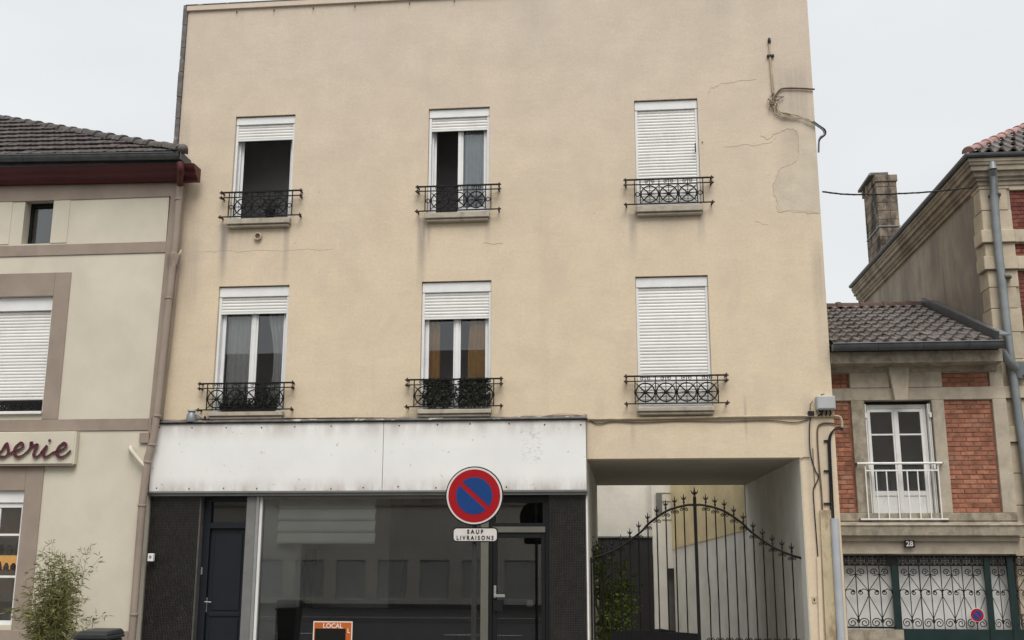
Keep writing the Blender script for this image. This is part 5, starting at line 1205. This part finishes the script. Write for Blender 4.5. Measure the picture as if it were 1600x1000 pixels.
MB().box(cx0-.12, cx0-.05+.36, cy0+.05, cy0+cd+.1, zc1+.2, zc1+.26).build('cover_slab', 'flash', ch); 
for (x_, y_) in ((cx0-.02, cy0+.76), (cx0+.2, cy0+.78), (cx0-.02, cy0+cd-.1), (cx0+.2, cy0+cd-.1)): MB().box(x_-.03, x_+.05, y_, y_+.1, zc1, zc1+.2).build('slab_support', 'stone_d', ch)
zz = P(1390, 354, cy0).z; MB().box(cx0-.02, cx1+.02, cy0-.022, cy0-.01, zz, zz+.025).build('strap', 'zinc_l', ch); MB().box(cx0-.02, cx0-.008, cy0-.01, cy0+cd, zz, zz+.025).build('strap', 'zinc_l', ch)

# ------------------------------------------------------------------ no-parking sign in the street
SY = -4.8
c = P(741, 774.5, SY)
T = thing('traffic_sign', 'round red and blue no parking sign on a slim pole above a SAUF LIVRAISONS plate', 'traffic sign', (c.x, SY+.05, GZ))
MB().tube([(c.x, SY+.055, GZ), (c.x, SY+.055, c.z+.3)], .03, 14).build('pole', 'pole', T, smooth=True)
MB().disc((c.x, SY+.0135, c.z), .353, .012, 56).build('backing_disc', 'black', T)
round_sign(T, (c.x, SY, c.z), .338, 56)
for z_ in (c.z+.16, c.z-.16): MB().box(c.x-.08, c.x+.08, SY+.026, SY+.09, z_-.02, z_+.02).build('clamp', 'pole', T, bevel=.004)
a, b = P(707, 847, SY), P(778, 824, SY)
def rrect(x0, x1, z0, z1, r, n=5):
    o_ = []
    for (cx_, cz_, s_) in ((x1-r, z1-r, 0), (x0+r, z1-r, 1), (x0+r, z0+r, 2), (x1-r, z0+r, 3)):
        o_ += [(cx_+r*math.cos(math.pi/2*(s_+i/n)), cz_+r*math.sin(math.pi/2*(s_+i/n))) for i in range(n+1)]
    return o_
pl = MB().prism(rrect(a.x, b.x, a.z, b.z, .045), SY, SY+.014).build('plate', 'black', T)
MB().prism(rrect(a.x+.014, b.x-.014, a.z+.014, b.z-.014, .036), SY-.003, SY-.0004).build('plate_face', 'sign_white', pl)
cx_ = (a.x+b.x)/2
def fit(name, txt, wd, ht, m, parent, at, bold):
    me = text_mesh(txt, 1., .002, bold); xs = [v.co.x for v in me.vertices]; zs = [v.co.z for v in me.vertices]
    me.transform(Matrix.Translation((-(max(xs)+min(xs))/2, 0, -(max(zs)+min(zs))/2)))
    me.transform(Matrix.Diagonal((wd/(max(xs)-min(xs)), 1, ht/(max(zs)-min(zs)), 1))); me.materials.clear(); me.materials.append(M[m])
    return inst(name, me, parent, at)
fit('lettering', 'S A U F', .195, .05, 'black', pl, (cx_, SY-.0055, P(742, 830.6, SY).z), .028)
fit('lettering', 'L I V R A I S O N S', .445, .05, 'black', pl, (cx_, SY-.0055, P(742, 840.2, SY).z), .024)
MB().box(cx_-.07, cx_+.07, SY+.0142, SY+.09, a.z+.07, a.z+.11).build('clamp', 'pole', T)

# ------------------------------------------------------------------ bamboo and bin by the bakery
BYY = -1.3
T = thing('bamboo_plant', 'wispy bamboo growing in a planter in front of the cream house', 'bamboo', (P(85, 990, BYY).x, BYY, GZ))
bx_ = T.location.x-.06
MB().lathe((bx_, BYY, GZ), [(.24, 0), (.33, .36), (.36, .36), (.36, .42), (.31, .42), (.3, .38)], 20).build('planter', 'planter', T, smooth=True)
lv = MB()
def blade(p, d, l):
    d = d.normalized(); s_ = d.cross(Vector((random.gauss(0, 1), random.gauss(0, 1), 1))).normalized(); w_ = l*random.uniform(.045, .07)
    m_ = p+d*l*.45; e = p+d*l+Vector((0, 0, -l*.18))
    lv.add([p, m_+s_*w_, e, m_-s_*w_], [(0, 1, 2), (0, 2, 3)])
ztop = P(85, 850, BYY).z
for k in range(86):
    a0 = random.uniform(0, 6.28); lean = Vector((random.gauss(.03, .27), random.gauss(0, .22), 0)); h = (ztop-GZ-.38)*(.5+.58*random.random())*(1-.45*min(1, abs(lean.x)/.7))
    if k == 0: lean = Vector((.68, 0, 0)); h = (ztop-GZ-.45)*.97
    if k == 1: lean = Vector((.12, 0, 0)); h = (ztop-GZ-.45)*1.04
    if k == 2: lean = Vector((-.5, 0, 0)); h = (ztop-GZ-.45)*.72
    base = Vector((bx_+random.gauss(0, .12), BYY+random.gauss(0, .12), GZ+.38))
    pts = [base+lean*(t**1.7)+Vector((0, 0, h*t*(1-.08*t*lean.length))) for t in [i/8 for i in range(9)]]
    MB().tube(pts, [.006-.0005*i for i in range(9)], 4).build('cane', 'cane', T)
    for t in range(22):
        f_ = random.uniform(.2, 1.0); i = min(7, int(f_*8)); p = pts[i].lerp(pts[i+1], f_*8-i)
        dr = Vector((random.gauss(0, 1), random.gauss(0, 1), random.uniform(-.2, .9))).normalized(); tw2 = p+dr*random.uniform(.02, .16)*(1.1-.5*f_)
        for q in range(random.choice((2, 3, 3, 4))): blade(tw2, dr+Vector((random.gauss(0, .7), random.gauss(0, .7), random.gauss(-.1, .6))), random.uniform(.07, .15))
lv.build('leaves', 'bamboo', T, stuff=True)
WY = -4.2
a, b = P(117, 990, WY), P(169, 990, WY); wx = (a.x+b.x)/2; hw = (b.x-a.x)/2
zt = P(150, 987, WY).z
T = thing('wheelie_bin', 'dark grey wheelie bin with a closed rimmed lid by the cream house', 'bin', (wx, WY+.3, GZ))
MB().add([(wx-hw*.75, WY+.06, GZ+.06), (wx+hw*.75, WY+.06, GZ+.06), (wx+hw*.75, WY+.42, GZ+.06), (wx-hw*.75, WY+.42, GZ+.06), (wx-hw*.93, WY, zt-.1), (wx+hw*.93, WY, zt-.1), (wx+hw*.93, WY+.46, zt-.1), (wx-hw*.93, WY+.46, zt-.1)], [(0, 1, 2, 3), (4, 5, 6, 7), (0, 1, 5, 4), (1, 2, 6, 5), (2, 3, 7, 6), (3, 0, 4, 7)]).build('body', 'bin', T, bevel=.02)
MB().box(wx-hw, wx+hw, WY-.03, WY+.48, zt-.1, zt-.055).build('rim', 'bin', T, bevel=.012)
MB().add([(wx-hw*.98, WY-.035, zt-.053), (wx+hw*.98, WY-.035, zt-.053), (wx+hw*.98, WY+.5, zt-.053), (wx-hw*.98, WY+.5, zt-.053), (wx-hw*.85, WY+.06, zt), (wx+hw*.85, WY+.06, zt), (wx+hw*.85, WY+.45, zt+.012), (wx-hw*.85, WY+.45, zt+.012)], [(0, 1, 2, 3), (4, 5, 6, 7), (0, 1, 5, 4), (1, 2, 6, 5), (2, 3, 7, 6), (3, 0, 4, 7)]).build('lid', 'bin', T, bevel=.012)
MB().tube([(wx-hw*.7, WY+.5, zt-.08), (wx-hw*.7, WY+.55, zt-.05), (wx+hw*.7, WY+.55, zt-.05), (wx+hw*.7, WY+.5, zt-.08)], .014, 6).build('handle', 'bin', T)
wm = MB().xprism([(math.cos(i*math.pi/8)*.1, math.sin(i*math.pi/8)*.1) for i in range(16)], -.025, .025).mesh('wheel', 'black')
for sx in (-1, 1): inst('wheel', wm, T, (wx+sx*hw*.8, WY+.43, GZ+.1))
# little sprig behind the bin
T = thing('sapling', 'tiny leafy sprig standing behind the dark grey bin', 'sapling', (P(143, 990, -.6).x, -.6, GZ))
p0 = T.location.copy(); p1 = P(146, 968, -.6)
MB().tube([p0, (p0+p1)/2+Vector((-.03, 0, .05)), p1], .005, 5).build('stem', 'cane', T)
lv = MB(); leaf_cloud(lv, [p1+Vector((random.gauss(0, .05), random.gauss(0, .03), random.gauss(0, .03))) for _ in range(22)], .07, .35); lv.build('leaves', 'bamboo', T, stuff=True)

# ------------------------------------------------------------------ the house across the street, seen in the panes
OY = -21.5
H = thing('opposite_house', 'rendered terrace across the street mirrored in the shop glass', 'house', (-3, OY, GZ))
hs_ = []
for i in range(9):
    x_ = -21+i*4.1; hs_ += [(x_, x_+1.15, 3.9, 5.7)]
gx_ = P(613, 900, 21.6).x
for i in range(-9, 14): hs_.append((gx_+i*1.57-.56, gx_+i*1.57+.56, -.3, 1.12))
walls(MB(), -24, 18, GZ, 7.0, OY-.3, OY, hs_).build('wall', 'opp', H)
MB().xprism([(OY+.4, 7.0), (OY-3.6, 9.7), (OY-7.6, 7.0)], -24, 18).build('roof', 'opp_roof', H)
MB().box(-24, 18, OY, OY+.12, 3.1, 3.35).build('band', 'stone', H)
for (a_, b_, c_, d_) in hs_: f = MB().box(a_, b_, OY-.2, OY-.12, c_, d_).build('window', 'pvc', H); MB().box(a_+.06, b_-.06, OY-.118, OY-.10, c_+.06, d_-.12).build('shutter', 'opp_shut', f)
MB().box(-24, 18, OY-7.6, OY-7.4, GZ, 7.0).build('rear_wall', 'opp', H)
